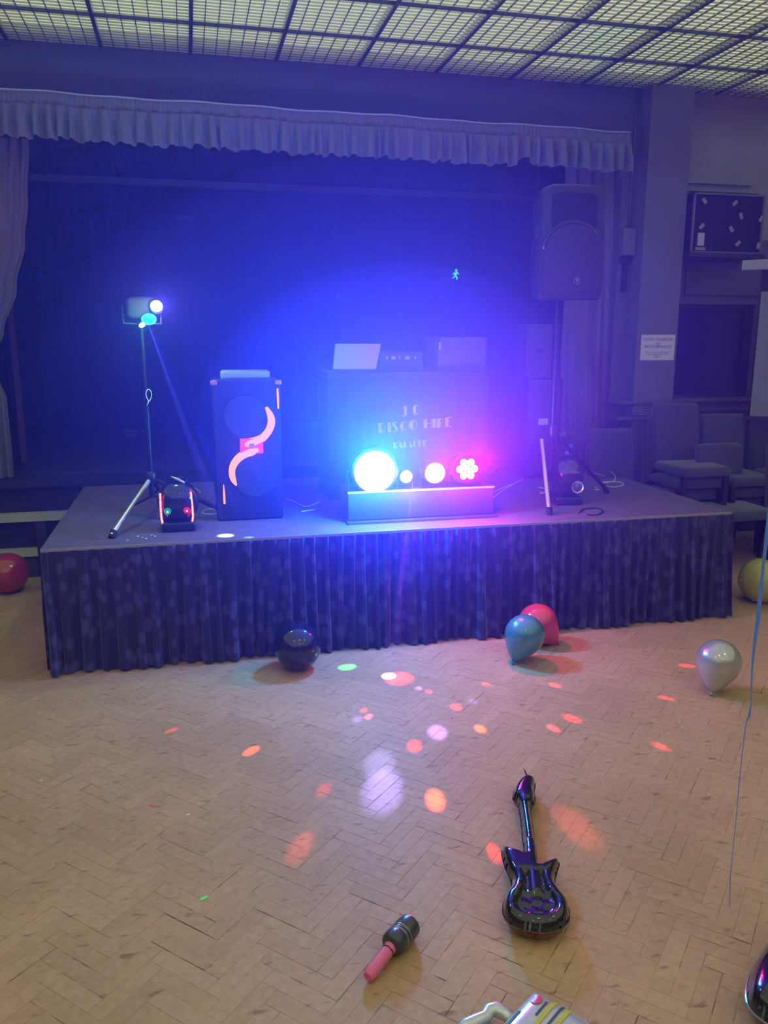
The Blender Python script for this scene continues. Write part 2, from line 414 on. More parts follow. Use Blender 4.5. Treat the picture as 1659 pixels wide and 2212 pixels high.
# side wing post on the left
a = FY(18, 690, 7.4); b = FY(62, 1030, 7.4)
o = MB().box(a.x+0.0, a.x+0.045, 7.38, 7.43, MS, a.z+0.9).build('wing_post', mat('wing_wood', (0.10, 0.05, 0.08), 0.7)); tag(o, 'thin upright post in the left wing behind the grey curtain', 'post')

# ================================================================== PELMET
PY = 6.27
zt0, zb0 = FY(0, 193, PY).z, FY(0, 297, PY).z
zt1 = FY(1360, 287, PY).z; px1 = FY(1361, 287, PY).x
pel = thing('pelmet', 'long grey gathered pelmet with a pleated frill across the top of the stage', 'pelmet', (1.0, PY, 0))
hdr_h = 0.088
xs = lin(-2.3, px1, 1100); hf = fold(xs, 11, .008, .02)
rr = random.Random(4)
def ztop(x): return zt0 + (zt1-zt0)*(x-(-1.15))/(px1+1.15) + 0.004*math.sin(x*5.1)+0.003*math.sin(x*13)
zs = lin(0, 1, 4)
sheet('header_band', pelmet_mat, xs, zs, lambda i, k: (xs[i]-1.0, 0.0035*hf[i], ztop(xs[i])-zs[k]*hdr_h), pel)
MB().tube([(x-1.0, -0.006, ztop(x)+0.003) for x in lin(-2.3, px1, 120)], 0.006, 6).build('piping', mat('piping', (0.42, 0.40, 0.55), 0.7), pel, smooth=True)
xs2 = lin(-2.3, px1, 1000); ff = fold(xs2, 21, .02, .075); fb = fold(xs2, 22, .05, .14)
zs2 = lin(0, 1, 9)
L_fr = (zt0-zb0)-hdr_h
def frill(i, k):
    t = zs2[k]; x = xs2[i]; A = 0.010+0.040*min(1, t*1.6)
    lift = 0.055*math.exp(-((x-2.62)/0.055)**2)*t
    drop = hdr_h-0.004 + t*(L_fr + 0.012*fb[i]) - lift
    return (x-1.0+0.010*t*fb[i], -0.02-A*ff[i]-0.012*t*fb[i], ztop(x)-drop)
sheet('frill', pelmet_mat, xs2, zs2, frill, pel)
# right return of the pelmet and its track box
MB().box(px1-1.0-0.004, px1-1.0+0.004, 0.0, 0.12, zt1-0.30, zt1-0.002).build('end_return', pelmet_mat, pel)
MB().box(-3.3, px1-1.0-0.006, 0.04, 0.12, zt1-0.05, zt1-0.004).build('track', dark_wood, pel)
# ================================================================== SIDE CURTAINS
def curtain(name, label, edgeL, edgeR, Y, seed, wmin, wmax, amp, m_, zrows, par=None):
    """edgeL/edgeR: (z, x) lists top to bottom"""
    def ev(E, z):
        for (za, xa), (zb, xb) in zip(E, E[1:]):
            if zb <= z <= za:
                t = (za-z)/(za-zb); t = t*t*(3-2*t); return xa+(xb-xa)*t
        return E[0][1] if z > E[0][0] else E[-1][1]
    n = 260; us = lin(0, 1, n); W = abs(edgeR[0][1]-edgeL[0][1]); fs = fold([u*W for u in us], seed, wmin, wmax)
    zz = lin(edgeL[0][0], edgeL[-1][0], zrows)
    def f(i, k):
        z = zz[k]; xl, xr = ev(edgeL, z), ev(edgeR, z); u = us[i]
        return (xl+(xr-xl)*u, Y - amp*fs[i]*(0.6+0.4*math.sin(z*1.7+i*0.03)) , z)
    o = sheet(name, m_, us, zz, f)
    tag(o, label, 'curtain'); return o
CY = 6.50
eR = []
for (px, py) in ((62, 300), (60, 430), (54, 520), (36, 620), (8, 720), (-18, 775), (-4, 815), (14, 860), (24, 960), (30, 1036)):
    p = FY(px, py, CY); eR.append((p.z, p.x))
eR[-1] = (MS+0.012, eR[-1][1])
eL = [(z, -2.25) for z, x in eR]
eL[4] = (eR[4][0], -2.1); eL[5] = (eR[5][0], -2.05)
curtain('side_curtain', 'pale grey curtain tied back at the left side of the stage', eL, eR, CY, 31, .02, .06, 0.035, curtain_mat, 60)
eR = []
for (px, py) in ((1345, 340), (1340, 600), (1333, 760), (1325, 1000)):
    p = FY(px, py, CY); eR.append((p.z, p.x))
eL = []
for (px, py) in ((1222, 340), (1222, 600), (1214, 760), (1212, 1000)):
    p = FY(px, py, CY); eL.append((p.z, p.x))
eR = [(eL[i][0], eR[i][1]) for i in range(4)]
eR[0] = (3.3, eR[0][1]); eL[0] = (3.3, eL[0][1]); eR[-1] = (MS+0.012, eR[-1][1]); eL[-1] = (MS+0.012, eL[-1][1])
curtain('side_curtain', 'pale mauve curtain hanging at the right side of the stage behind the tall speaker', eL, eR, CY, 37, .022, .08, 0.04, curtain_mat, 40)

# ================================================================== PORTABLE STAGE
T = 0.69
ST = thing('portable_stage', 'low portable stage with grey carpet top and dark blue patterned skirt', 'stage', (1.25, 4.42, 0))
def skirt_mat():
    m = bpy.data.materials.new('skirt_fabric'); m.use_nodes = True; nt = m.node_tree; b = nt.nodes['Principled BSDF']; N = nt.nodes.new; L = nt.links.new
    tc = N('ShaderNodeTexCoord'); uvn = N('ShaderNodeUVMap'); uvn.uv_map = 'cloth'
    mp = N('ShaderNodeMapping'); mp.inputs['Scale'].default_value = (21, 12, 1); L(uvn.outputs[0], mp.inputs['Vector'])
    vo = N('ShaderNodeTexVoronoi'); vo.feature = 'SMOOTH_F1'; vo.inputs['Scale'].default_value = 1.0; vo.inputs['Smoothness'].default_value = 0.4; L(mp.outputs[0], vo.inputs['Vector'])
    mr = N('ShaderNodeMapRange'); mr.inputs['From Min'].default_value = 0.30; mr.inputs['From Max'].default_value = 0.46; L(vo.outputs['Distance'], mr.inputs['Value'])
    mx = N('ShaderNodeMix'); mx.data_type = 'RGBA'; mx.inputs['A'].default_value = (0.062, 0.052, 0.20, 1); mx.inputs['B'].default_value = (0.016, 0.012, 0.06, 1)
    L(mr.outputs[0], mx.inputs['Factor']); L(mx.outputs['Result'], b.inputs['Base Color'])
    b.inputs['Roughness'].default_value = 0.75; b.inputs['Sheen Weight'].default_value = 0.2
    return m
skm = skirt_mat()
def skirt(path0, path1, n, seed, name='skirt', par=ST, flare=0.06):
    """cloth hanging from path0->path1 (xy), local to ST"""
    p0, p1 = Vector(path0), Vector(path1); d = (p1-p0); Ln = d.length; d.normalize(); nrm = Vector((d.y, -d.x))
    us = lin(0, Ln, n); f1 = fold(us, seed, .022, .06); f2 = fold(us, seed+1, .10, .28); zs = lin(0, 1, 9)
    mb = MB()
    for i, u in enumerate(us):
        for k, t in enumerate(zs):
            A = 0.006+0.016*min(1, t*2); out = t*t*flare*(0.6+0.4*f2[i])+0.006
            zz = (T-0.012)*(1-t)+0.004*t + (0.010*abs(f2[i]) if k == 8 else 0)
            q = p0 + d*(u+0.012*t*f2[i]) + nrm*(out+A*f1[i])
            mb.v.append((q.x, q.y, zz))
    for i in range(n-1):
        for k in range(8):
            a = i*9+k; mb.f.append((a, a+1, a+10, a+9)); mb.mi.append(0)
    o = mb.build(name, skm, par, smooth=True)
    uv = o.data.uv_layers.new(name='cloth')
    arr = []
    for poly in o.data.polygons:
        for vi in poly.vertices: arr += [us[vi//9], zs[vi % 9]*T]
    uv.data.foreach_set('uv', arr)
    return o
lx0, lx1, lyb = -0.80-1.25, 3.33-1.25, 6.35-4.42
dk = MB()
dk.prism([(lx0, 0), (lx1, 0), (lx1, 1.36), (3.12-1.25, 1.36), (3.12-1.25, lyb), (lx0, lyb)], T-0.045, T)
dk.build('deck', deck_mat, ST)
em = mat('deck_edge', (0.42, 0.42, 0.48), 0.35, metal=0.4)
MB().box(lx0-0.004, lx1+0.004, -0.006, 0.0, T-0.016, T+0.002).build('edge_strip', em, ST)
MB().box(lx0-0.006, lx0, 0.0, lyb, T-0.016, T+0.001).build('edge_strip', mat('deck_edge_dark', (0.12, 0.11, 0.15), 0.5), ST)
MB().box(lx1, lx1+0.006, 0.0, 1.36, T-0.016, T+0.001).build('edge_strip', MATS['deck_edge_dark'], ST)
skirt((lx0-0.01, -0.008), (lx1+0.01, -0.008), 1400, 50)
skirt((lx1+0.004, 0), (lx1+0.004, 1.34), 300, 60, flare=0.02)
skirt((lx0+0.0, lyb), (lx0+0.0, 0.0), 300, 70, flare=0.02)
for x in (lx0+0.08, -0.7, 0.7, lx1-0.08):
    for y in (0.12, 1.25):
        MB().box(x-0.025, x+0.025, y-0.025, y+0.025, 0, T-0.045).build('leg', alu, ST)

# ================================================================== TALL SPEAKER ON TRIPOD
def foot_leg(mb, hub, foot, r=0.014): mb.tube([hub, foot], r, 8)
SX, SY = 2.40, 5.12
ts = thing('speaker_stand', 'black tripod speaker stand on the stage, one leg coloured pale as if lit', 'stand', (SX, SY, T))
MB().tube([(0, 0, 0.10), (0, 0, 0.95)], 0.019, 12).tube([(0, 0, 0.9), (0, 0, 1.33)], 0.0155, 12).build('pole', black_metal, ts, smooth=SM)
MB().lathe([(0.03, 0.42), (0.034, 0.43), (0.034, 0.50), (0.03, 0.51)], 14).build('collar', black_plastic, ts, smooth=SM)
hub = Vector((0, 0, 0.47))
ff = FZ(1186, 1112, T); f1_ = Vector((ff.x-SX, ff.y-SY, 0.02))
hub1 = FY(1170, 950, SY-0.07); h1 = Vector((hub1.x-SX, -0.07, hub1.z-T))
lg = MB().tube([h1, f1_], 0.013, 10).build('leg', alu, ts, smooth=SM); lg['label'] = 'leg coloured pale as if lit'  # the lit look of this leg is put into its paler material
MB().tube([f1_ + Vector((0, 0, 0.03)), f1_ + Vector((0.003, -0.004, -0.018))], 0.02, 10).build('rubber_foot', rubber, lg, smooth=SM)
for an in (2.2, 0.1):
    e = Vector((0.58*math.cos(an+0.1), 0.58*math.sin(an+0.1) + 0.0, 0.02))
    if an == 0.1: q = FZ(1312, 1066, T); e = Vector((q.x-SX, q.y-SY, 0.02))
    l2 = MB().tube([hub, e], 0.014, 8).build('leg', black_metal, ts, smooth=SM)
    MB().tube([e*0.93+hub*0.07, e+Vector((0, 0, -0.018))], 0.02, 8).build('rubber_foot', rubber, l2, smooth=SM)
    MB().tube([(0, 0, 0.16), e*0.5+hub*0.5], 0.008, 6).build('brace', black_metal, ts)
MB().tube([(0, 0, 0.16), f1_*0.5+h1*0.5], 0.008, 6).build('brace', black_metal, ts)

sp = thing('loudspeaker', 'large black loudspeaker high on the tripod stand in front of the right curtain', 'speaker', (SX+0.005, SY-0.17, 2.02), R(-4))
# body: trapezoid plan, rounded top
def rrect(x0, x1, z0, z1, rt, rb, n=6):
    pts = []
    for (cx, cz, r, a0) in ((x1-rb, z0+rb, rb, -90), (x1-rt, z1-rt*0.55, rt, 0), (x0+rt, z1-rt*0.55, rt, 90), (x0+rb, z0+rb, rb, 180)):
        for i in range(n+1):
            a = R(a0+90*i/n); k = 0.55 if a0 in (0, 90) else 1
            pts.append((cx+r*math.cos(a), cz+r*math.sin(a)*k))
    return pts
MX = Matrix.Rotation(R(90), 4, 'X')   # local x,y -> x,z ; z -> -y
bw = 0.215
body = MB()
prof = rrect(-bw, bw, 0.0, 0.70, 0.11, 0.035)
body.rings([[Vector((x*s, yy, 0.35+(z-0.35)*s2)) for x, z in reversed(prof)] for yy, s, s2 in ((0.0, 0.96, 0.97), (0.02, 1.0, 1.0), (0.10, 1.0, 1.0), (0.34, 0.72, 0.92), (0.36, 0.68, 0.9))])
body.build('cabinet', black_plastic, sp, smooth=SM)
hp = rrect(-0.15, 0.15, 0.44, 0.645, 0.06, 0.02)
MB().rings([[Vector((x, yy, z)) for x, z in hp] for yy in (0.002, -0.006)]).build('horn_plate', mat('horn_black', (0.008, 0.008, 0.010), 0.6, spec=0.2), sp, smooth=SM)
arch = [(0.185*math.cos(a)*1.0, 0.30+0.16*math.sin(a)) for a in [PI*i/18 for i in range(19)]] 
gp = [(-0.185, 0.05), (0.185, 0.05)] + arch
MB().rings([[Vector((x, yy, z)) for x, z in gp] for yy in (0.002, -0.018)]).build('grille', grille, sp)
MB().tube([(0.195*math.cos(PI*i/18), -0.008, 0.305+0.17*math.sin(PI*i/18)) for i in range(19)], 0.012, 8).build('horn_lip', black_plastic, sp, smooth=True)
lo = MB().tube([(0.03+0.019*math.cos(2*PI*i/24), -0.020, 0.115+0.019*math.sin(2*PI*i/24)) for i in range(25)], 0.002, 6).build('badge', mat('badge', (0.16, 0.16, 0.22), 0.3), sp, smooth=True)
MB().prism([(-0.011, 0.012), (-0.004, 0.005), (0.0, 0.012), (0.009, 0.012), (0.006, -0.001), (0.0, -0.012), (-0.004, 0.0)], 0, 0.004, Matrix.Translation((0.03, -0.019, 0.115)) @ MX).build('emblem', MATS['badge'], lo)
MB().bevbox(-bw-0.006, -bw+0.02, 0.05, 0.13, 0.38, 0.46, 0.01).build('handle', black_plastic, sp, smooth=SM)

# ================================================================== LEFT LIGHT TRIPOD
LX, LY = -0.255, 5.02
lt = thing('light_stand', 'thin black tripod light stand on the left of the stage', 'stand', (LX, LY, T))
MB().tube([(0, 0, 0.14), (0, 0, 0.75)], 0.016, 10).tube([(0, 0, 0.7), (0, 0, 1.17)], 0.012, 10).build('pole', black_metal, lt, smooth=SM)
hb = FY(325, 1033, LY-0.02); hub = Vector((0, 0, hb.z-T))
MB().lathe([(0.03, hub.z-0.03), (0.036, hub.z-0.02), (0.036, hub.z+0.03), (0.028, hub.z+0.04)], 14).build('collar', black_plastic, lt, smooth=SM)
for i, q in enumerate((FZ(241, 1163, T), FZ(503, 1119, T), Vector((-0.20, 5.62, T)))):
    e = Vector((q.x-LX, q.y-LY, 0.018)); h = hub + (e-hub)*0.05
    l2 = MB().tube([h, e], 0.0135, 10).build('leg', alu if i == 0 else black_metal, lt, smooth=SM)
    if i == 0: l2['label'] = 'pale metal leg reaching towards the stage front'
    MB().tube([e+(h-e)*0.07, e+Vector((0, 0, -0.016))], 0.021, 10).build('rubber_foot', rubber, l2, smooth=SM)
    MB().tube([(0, 0, 0.15), e+(h-e)*0.5], 0.007, 6).build('brace', black_metal, lt)
mh = MB().tube([(0, 0, 1.13), (0, 0, 1.18)], 0.02, 10).build('mount', black_metal, lt)
# light head
hd = thing('effect_light', 'small black effect light head with a white beam and a glowing green lens', 'light', (LX, LY, T+1.17))
MB().bevbox(-0.08, 0.09, -0.06, 0.09, 0.03, 0.15, 0.03).build('housing', black_cloth, hd, smooth=SM)
MB().tube([(-0.10, 0.0, 0.10), (-0.10, 0, 0.0), (0, 0, -0.005), (0.11, 0, 0.0), (0.11, 0, 0.10)], 0.009, 8).build('yoke', black_metal, hd, smooth=True)
pw = FY(338, 661, LY-0.09); pg = FY(321, 690, LY-0.10); pf = FY(307, 702, LY-0.11)
O = Vector((LX, LY, T+1.17))
wl = pw-O; gl = pg-O; fl = pf-O
MB().lathe([(0.0, 0.0), (0.026, 0.0), (0.033, 0.004), (0.027, 0.012), (0, 0.018)], 20, Matrix.Translation(wl) @ Matrix.Rotation(R(105), 4, 'X')).build('lens', emis('white_beam', (0.8, 0.9, 1.0), 22), hd, smooth=SM)['label'] = 'white lit lens'
MB().lathe([(0.03, 0.0), (0.038, 0.03), (0.034, 0.05), (0.02, 0.055)], 18, Matrix.Translation(wl+Vector((0, 0.05, 0.0))) @ Matrix.Rotation(R(105), 4, 'X')).build('snout', black_plastic, hd, smooth=SM)
gr = [gl + Vector((0.036*math.cos(a), 0, 0.026*math.sin(a))) for a in [2*PI*i/24 for i in range(24)]]
MB().tube(gr+[gr[0]], [0.005+0.004*max(0, math.cos(2*PI*i/24-0.6)) for i in range(25)], 8).build('green_ring', emis('green_glow', (0.05, 1.0, 0.55), 2.2), hd, smooth=True)
MB().lathe([(0, 0), (0.032, 0.0), (0.03, 0.008), (0, 0.012)], 18, Matrix.Translation(gl+Vector((0, 0.012, 0))) @ Matrix.Rotation(R(90), 4, 'X')).build('green_lens', mat('green_glass', (0.0, 0.25, 0.13), 0.2, emit=(0.0, 0.6, 0.35), estr=0.15), hd, smooth=SM)
MB().lathe([(0, -0.02), (0.010, -0.014), (0.013, 0.0), (0.011, 0.014), (0, 0.02)], 14, Matrix.Translation(fl) @ Matrix.Rotation(R(60), 4, 'Y')).build('white_flare', emis('pale_cyan', (0.5, 1.0, 0.95), 9), hd, smooth=True)  # glowing bead added for the white flare beside the green ring
light('white_head_glow', 'POINT', pw+Vector((0.03, -0.12, 0)), (1.0, 1.0, 1.0), 9, 0.02)
light('green_head_glow', 'POINT', pg+Vector((-0.02, -0.12, -0.02)), (0.0, 1.0, 0.10), 8, 0.015)
# cable tie hanging on the stand
zt = FY(321, 841, LY-0.02); zb = FY(322, 866, LY-0.02); ze = FY(317, 876, LY-0.02)
w_ = 0.016; c = (zt+zb)/2; hh = (zt.z-zb.z)/2
pts = [Vector((c.x+w_*math.sin(2*PI*i/20)*(1 if math.cos(2*PI*i/20) > 0 else 1+0.35*math.cos(2*PI*i/20)), c.y, c.z-hh*math.cos(2*PI*i/20+PI))) for i in range(21)]
o = MB().tube(pts, 0.0022, 6).tube([zb, ze], 0.0022, 6).build('cable_tie', cable_mat, smooth=True); tag(o, 'white cable tie loop hanging on the left light stand pole', 'cable tie')

# ================================================================== FLOORSTANDING PARTY SPEAKER (lit S shape)
PX0, PX1, PYF = 0.125, 0.525, 4.885
pb = thing('party_speaker', 'tall black floor speaker on the stage with a glowing orange S-shaped light', 'speaker', ((PX0+PX1)/2, PYF, T))
PO = Vector(((PX0+PX1)/2, PYF, T)); hw = (PX1-PX0)/2
PH = FY(545, 818, PYF).z - T
prof = rrect(-hw, hw, 0.0, PH, 0.03, 0.02)
MB().rings([[Vector((x*s, yy, PH/2+(z-PH/2)*s)) for x, z in reversed(prof)] for yy, s in ((0, .97), (0.015, 1), (0.36, 1), (0.375, .97))]).build('cabinet', black_plastic, pb, smooth=SM)
top = FY(545, 800, PYF).z-T
MB().bevbox(-0.145, 0.145, 0.02, 0.16, PH-0.01, top, 0.018).build('top_handle', mat('grey_plastic', (0.22, 0.25, 0.32), 0.3), pb, smooth=SM)
for s in (-1, 1): MB().bevbox(s*(hw-0.012)-0.02, s*(hw-0.012)+0.02, -0.004, 0.05, PH-0.035, PH-0.01, 0.006).build('corner_bumper', mat('bumper', (0.4, 0.12, 0.1), 0.4), pb, smooth=SM)
def plane_pt(zx, zy):            # crop coordinates of the S shape -> front face
    p = FY(200+zx*0.30139, 750+zy*0.30139, PYF-0.006); return (p.x-PO.x, p.z-PO.z)
amber = emis('amber_glow', (1.0, 0.21, 0.05), 2.6)
amber_deep = emis('amber_deep', (1.0, 0.09, 0.05), 1.1)
def strip(pts, ws, name, m_, y=-0.012, parent=pb):
    P = [plane_pt(*p) for p in pts]
    # resample smooth
    def cr(p0, p1, p2, p3, t): return tuple(0.5*((2*p1[i])+(-p0[i]+p2[i])*t+(2*p0[i]-5*p1[i]+4*p2[i]-p3[i])*t*t+(-p0[i]+3*p1[i]-3*p2[i]+p3[i])*t**3) for i in range(len(p0)))
    Q = [(*p, w) for p, w in zip(P, ws)]; Q = [Q[0]]+Q+[Q[-1]]; S = []
    for i in range(1, len(Q)-2):
        for k in range(6): S.append(cr(Q[i-1], Q[i], Q[i+1], Q[i+2], k/6))
    S.append(Q[-1]); mb = MB(); rings = []
    for i, (x, z, wd) in enumerate(S):
        a = S[max(0, i-1)]; b = S[min(len(S)-1, i+1)]; tx, tz = b[0]-a[0], b[1]-a[1]; l = math.hypot(tx, tz) or 1; nx, nz = -tz/l, tx/l
        rings.append([Vector((x+nx*wd, 0, z+nz*wd)), Vector((x+nx*wd*0.7, y, z+nz*wd*0.7)), Vector((x-nx*wd*0.7, y, z-nz*wd*0.7)), Vector((x-nx*wd, 0, z-nz*wd))])
    return mb.rings(rings, mi=0).build(name, m_, parent)
A = [(1245, 430), (1275, 490), (1282, 545), (1262, 600), (1225, 645), (1180, 672), (1130, 690), (1090, 700)]
B = [(1190, 735), (1145, 745), (1095, 765), (1045, 800), (1010, 850), (1002, 905), (1012, 950), (1030, 990)]
strip(A, [0.008, 0.019, 0.022, 0.022, 0.023, 0.026, 0.03, 0.012], 'light_arc', amber)
strip(B, [0.014, 0.026, 0.026, 0.024, 0.022, 0.021, 0.018, 0.006], 'light_arc', amber)
bx = plane_pt(1140, 708)
MB().box(bx[0]-0.068, bx[0]+0.068, -0.0115, 0, bx[1]-0.045, bx[1]+0.045).build('light_centre', emis('amber_mid', (1.0, 0.07, 0.04), 1.2), pb)
MB().box(bx[0]-0.017, bx[0]+0.017, -0.018, 0, bx[1]-0.015, bx[1]+0.015).build('badge', mat('badge_grey', (0.12, 0.1, 0.12), 0.4), pb)
for (u, v, r_) in ((1095, 500, 0.125), (1165, 925, 0.125)):
    c_ = plane_pt(u, v)
    MB().lathe([(r_, 0.0), (r_, 0.010), (r_*0.9, 0.010), (r_*0.62, 0.002), (r_*0.3, 0.004), (0, 0.008)], 32, Matrix.Translation((c_[0], -0.0, c_[1])) @ MX).build('woofer', grille, pb, smooth=SM)
for a, b, in (((1325, 295), (1331, 440)), ((939, 985), (946, 1122))):
    A1, B1 = plane_pt(*a), plane_pt(*b)
    MB().tube([(A1[0], -0.008, A1[1]), ((A1[0]+B1[0])/2, -0.008, (A1[1]+B1[1])/2), (B1[0], -0.008, B1[1])], [0.005, 0.006, 0.004] if a[0] > 1000 else [0.002, 0.006, 0.006], 8).build('strobe_strip', amber, pb, smooth=True)
for s in (-1, 1): MB().bevbox(s*0.13-0.03, s*0.13+0.03, 0.02, 0.3, -0.0, 0.02, 0.004).build('foot', rubber, pb)
light('amber_glow', 'POINT', PO+Vector((0.02, -0.10, 0.43)), (1.0, 0.2, 0.1), 0.7, 0.05)

# ================================================================== POD EFFECT LIGHTS
def pod(name, label, loc, rz, W, Hh, red):
    t = thing(name, label, 'light', loc, rz)
    MB().bevbox(-W*0.40, W*0.40, -0.10, 0.10, 0.0, 0.055, 0.012).build('base', black_plastic, t, smooth=SM)
    rings = []
    for i in range(15):
        a = -PI/2*0.80 + (PI/2*0.80+PI/2*0.985)*i/14; z = 0.04+(Hh-0.04)*(math.sin(a)+math.sin(PI/2*0.8))/(1+math.sin(PI/2*0.8)); rr_ = math.cos(a)**0.8
        rings.append([Vector((W/2*rr_*math.cos(2*PI*j/28), 0.11*rr_*math.sin(2*PI*j/28), z)) for j in range(28)])
    MB().rings(rings).build('shell', black_gloss, t, smooth=SM)
    MB().tube([(-0.06, 0.02, Hh-0.03), (-0.05, 0.02, Hh+0.01), (0.05, 0.02, Hh+0.01), (0.06, 0.02, Hh-0.03)], 0.008, 8).build('carry_handle', black_metal, t, smooth=True)
    return t
e0 = FZ(387, 1146, T); egH = FY(385, 1040, e0.y+0.02).z - T
pd = pod('pod_light', 'black pod-shaped light with red strips, green lens and red lens, left on stage', (e0.x, e0.y+0.06, T), 0, 0.235, egH, True)
D0 = Vector((e0.x, e0.y+0.06, T)); yl = e0.y+0.02
redm = emis('red_strip', (1.0, 0.06, 0.05), 3.2); redcore = emis('red_core', (1.0, 0.45, 0.4), 3.0)
for pts in ([(346, 1065), (347, 1095), (349, 1120), (353, 1137)], [(412, 1062), (415, 1090), (417, 1115), (415, 1131)]):
    P = [FY(x, y, yl-0.035)-D0 for x, y in pts]
    for k in range(6):
        t0, t1 = k/6+0.008, (k+1)/6-0.008
        def at(t): 
            s = t*3; i = min(2, int(s)); return P[i].lerp(P[i+1], s-i)
        o = MB().tube([at(t0), at((t0+t1)/2), at(t1)], 0.0065, 8).build('led_strip', redm, pd, smooth=SM)
        MB().tube([at(t0)+Vector((0, -0.006, 0)), at(t1)+Vector((0, -0.006, 0))], 0.0028, 6).build('led_core', redcore, o)
for (x, y, c1, c2, nm) in ((362, 1105, (0.02, 0.5, 0.3), 'green', 'green_lens'), (404, 1103, (1.0, 0.02, 0.25), 'red', 'red_lens')):
    p = FY(x, y, yl-0.09)-D0
    MB().lathe([(0, 0.0), (0.020, 0.0), (0.018, 0.010), (0.008, 0.015), (0, 0.016)], 16, Matrix.Translation(p+Vector((0, 0.006, 0))) @ MX).build(nm, emis(nm, c1, 0.7), pd, smooth=SM)
    MB().lathe([(0, 0.0), (0.005, 0.0), (0.005, 0.004), (0, 0.005)], 10, Matrix.Translation(p+Vector((0, -0.009, 0))) @ MX).build('lens_core', emis(nm+'_core', (0.4, 1.0, 0.8) if c2 == 'green' else (1, 0.7, 0.8), 3), pd)
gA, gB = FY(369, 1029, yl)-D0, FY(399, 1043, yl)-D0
MB().tube([gA, gA.lerp(gB, 0.5), gB], [0.003, 0.010, 0.006], 8).build('handle_glint', alu, pd, smooth=True)  # pale tube stands in for a highlight on the carry handle
e1 = FZ(1238, 1092, T); H1 = FY(1235, 990, e1.y+0.06).z-T
pr = pod('pod_light', 'glossy black pod-shaped light, unlit, near the right end of the stage', (e1.x-0.01, e1.y+0.10, T), R(-8), 0.225, H1, False)
E0 = Vector((e1.x-0.01, e1.y+0.10, T))
MB().lathe([(0.0, 0.012), (0.022, 0.008), (0.034, 0.004), (0.040, 0.0), (0.040, -0.02)], 24, Matrix.Translation((0.045, -0.100, 0.125)) @ MX).build('lens', mat('lens_glass', (0.05, 0.12, 0.18), 0.05, coat=1), pr, smooth=SM)
MB().lathe([(0.034, 0.0), (0.040, 0.006), (0.042, 0.0), (0.034, -0.02)], 24, Matrix.Translation((0.045, -0.105, 0.125)) @ MX).build('lens_ring', alu, pr, smooth=SM)
def text_mesh(body, size, mtl, name, parent, M, align='CENTER'):
    cu = bpy.data.curves.new(name, 'FONT'); cu.body = body; cu.size = size; cu.align_x = align; cu.align_y = 'CENTER'; cu.extrude = 0.0006
    tmp = bpy.data.objects.new('tmp_text', cu); col.objects.link(tmp)
    dg = bpy.context.evaluated_depsgraph_get(); me = bpy.data.meshes.new_from_object(tmp.evaluated_get(dg)); bpy.data.objects.remove(tmp)
    me.transform(M); me.materials.clear(); me.materials.append(mtl)
    o = bpy.data.objects.new(name, me); col.objects.link(o); o.parent = parent; return o
text_mesh('XPRO', 0.022, letter_mat, 'lettering', pr, Matrix.Translation((0.02, -0.112, 0.225)) @ Matrix.Rotation(R(88), 4, 'X'))

# ================================================================== LIGHT PLATFORM + LAMPS
bY = 4.66
bx0, bx1 = FZ(745, 1123, T).x, FZ(1062, 1112, T).x
bh = FY(1062, 1054, 4.62).z
pl = thing('light_box', 'low lavender-lit box on the stage carrying the bright lamps', 'box', ((bx0+bx1)/2, bY, T))
lw = (bx1-bx0)/2
boxm = mat('pale_grey_board', (0.06, 0.055, 0.09), 0.6)
MB().bevbox(-lw, lw, 0, 0.30, 0.012, bh-T, 0.008).build('body', boxm, pl, smooth=SM)
MB().box(-lw-0.01, lw+0.01, -0.05, 0.31, 0.0, 0.012).build('base_board', boxm, pl)
MB().box(-lw, lw, -0.004, 0.004, bh-T-0.006, bh-T+0.004).build('front_edge', mat('edge_pale', (0.7, 0.6, 0.7), 0.3), pl)
def lamp(px, py, r, label, ecol, estr, ring=None, cluster=False):
    Y = bY+0.02; c_ = FY(px, py, Y)
    t = thing('par_lamp', label, 'lamp', (c_.x, Y, bh)); z = c_.z-bh
    M = Matrix.Translation((0, 0, z)) @ MX
    MB().lathe([(r*0.6, -0.20), (r*0.95, -0.16), (r*1.12, -0.03), (r*1.15, 0.0), (r*1.02, 0.0), (r*1.0, -0.01)], 28, M).build('housing', black_metal, t, smooth=SM)
    MB().box(-r*1.2, r*1.2, 0.03, 0.07, 0.0, 0.008).box(-r*1.28, -r*1.18, 0.03, 0.07, 0.0, z).box(r*1.18, r*1.28, 0.03, 0.07, 0.0, z).build('bracket', black_metal, t)
    em_ = emis('lamp_face', ecol, estr)
    if not cluster:
        MB().lathe([(r, -0.012), (r*0.98, 0.0), (r*0.6, 0.006), (0, 0.01)], 32, M).build('lens', em_, t, smooth=SM)
    else:
        MB().lathe([(r, -0.012), (r*0.98, 0.0), (0, 0.002)], 28, M).build('face_plate', emis('red_face', (1.0, 0.0, 0.12), 0.9), t, smooth=SM)
        for k in range(7):
            a = 2*PI*k/6; q = (0, 0) if k == 6 else (r*0.55*math.cos(a), r*0.55*math.sin(a))
            MB().lathe([(r*0.27, 0.0), (r*0.24, 0.008), (0, 0.012)], 12, Matrix.Translation((q[0], -0.002, z+q[1])) @ MX).build('led_lens', em_, t, smooth=SM)
    return Vector((c_.x, Y, c_.z))
L1 = lamp(810, 1019, 0.125, 'very large blazing white and cyan lamp, leftmost on the low box', (0.9, 1, 1), 14)
L2 = lamp(878, 1030, 0.036, 'smallest bright lamp, between the cyan lamp and the pink one', (1, 0.8, 0.9), 10)
L3 = lamp(940, 1022, 0.062, 'pinkish white lamp, second from the right on the low box', (1, 0.72, 0.95), 12)
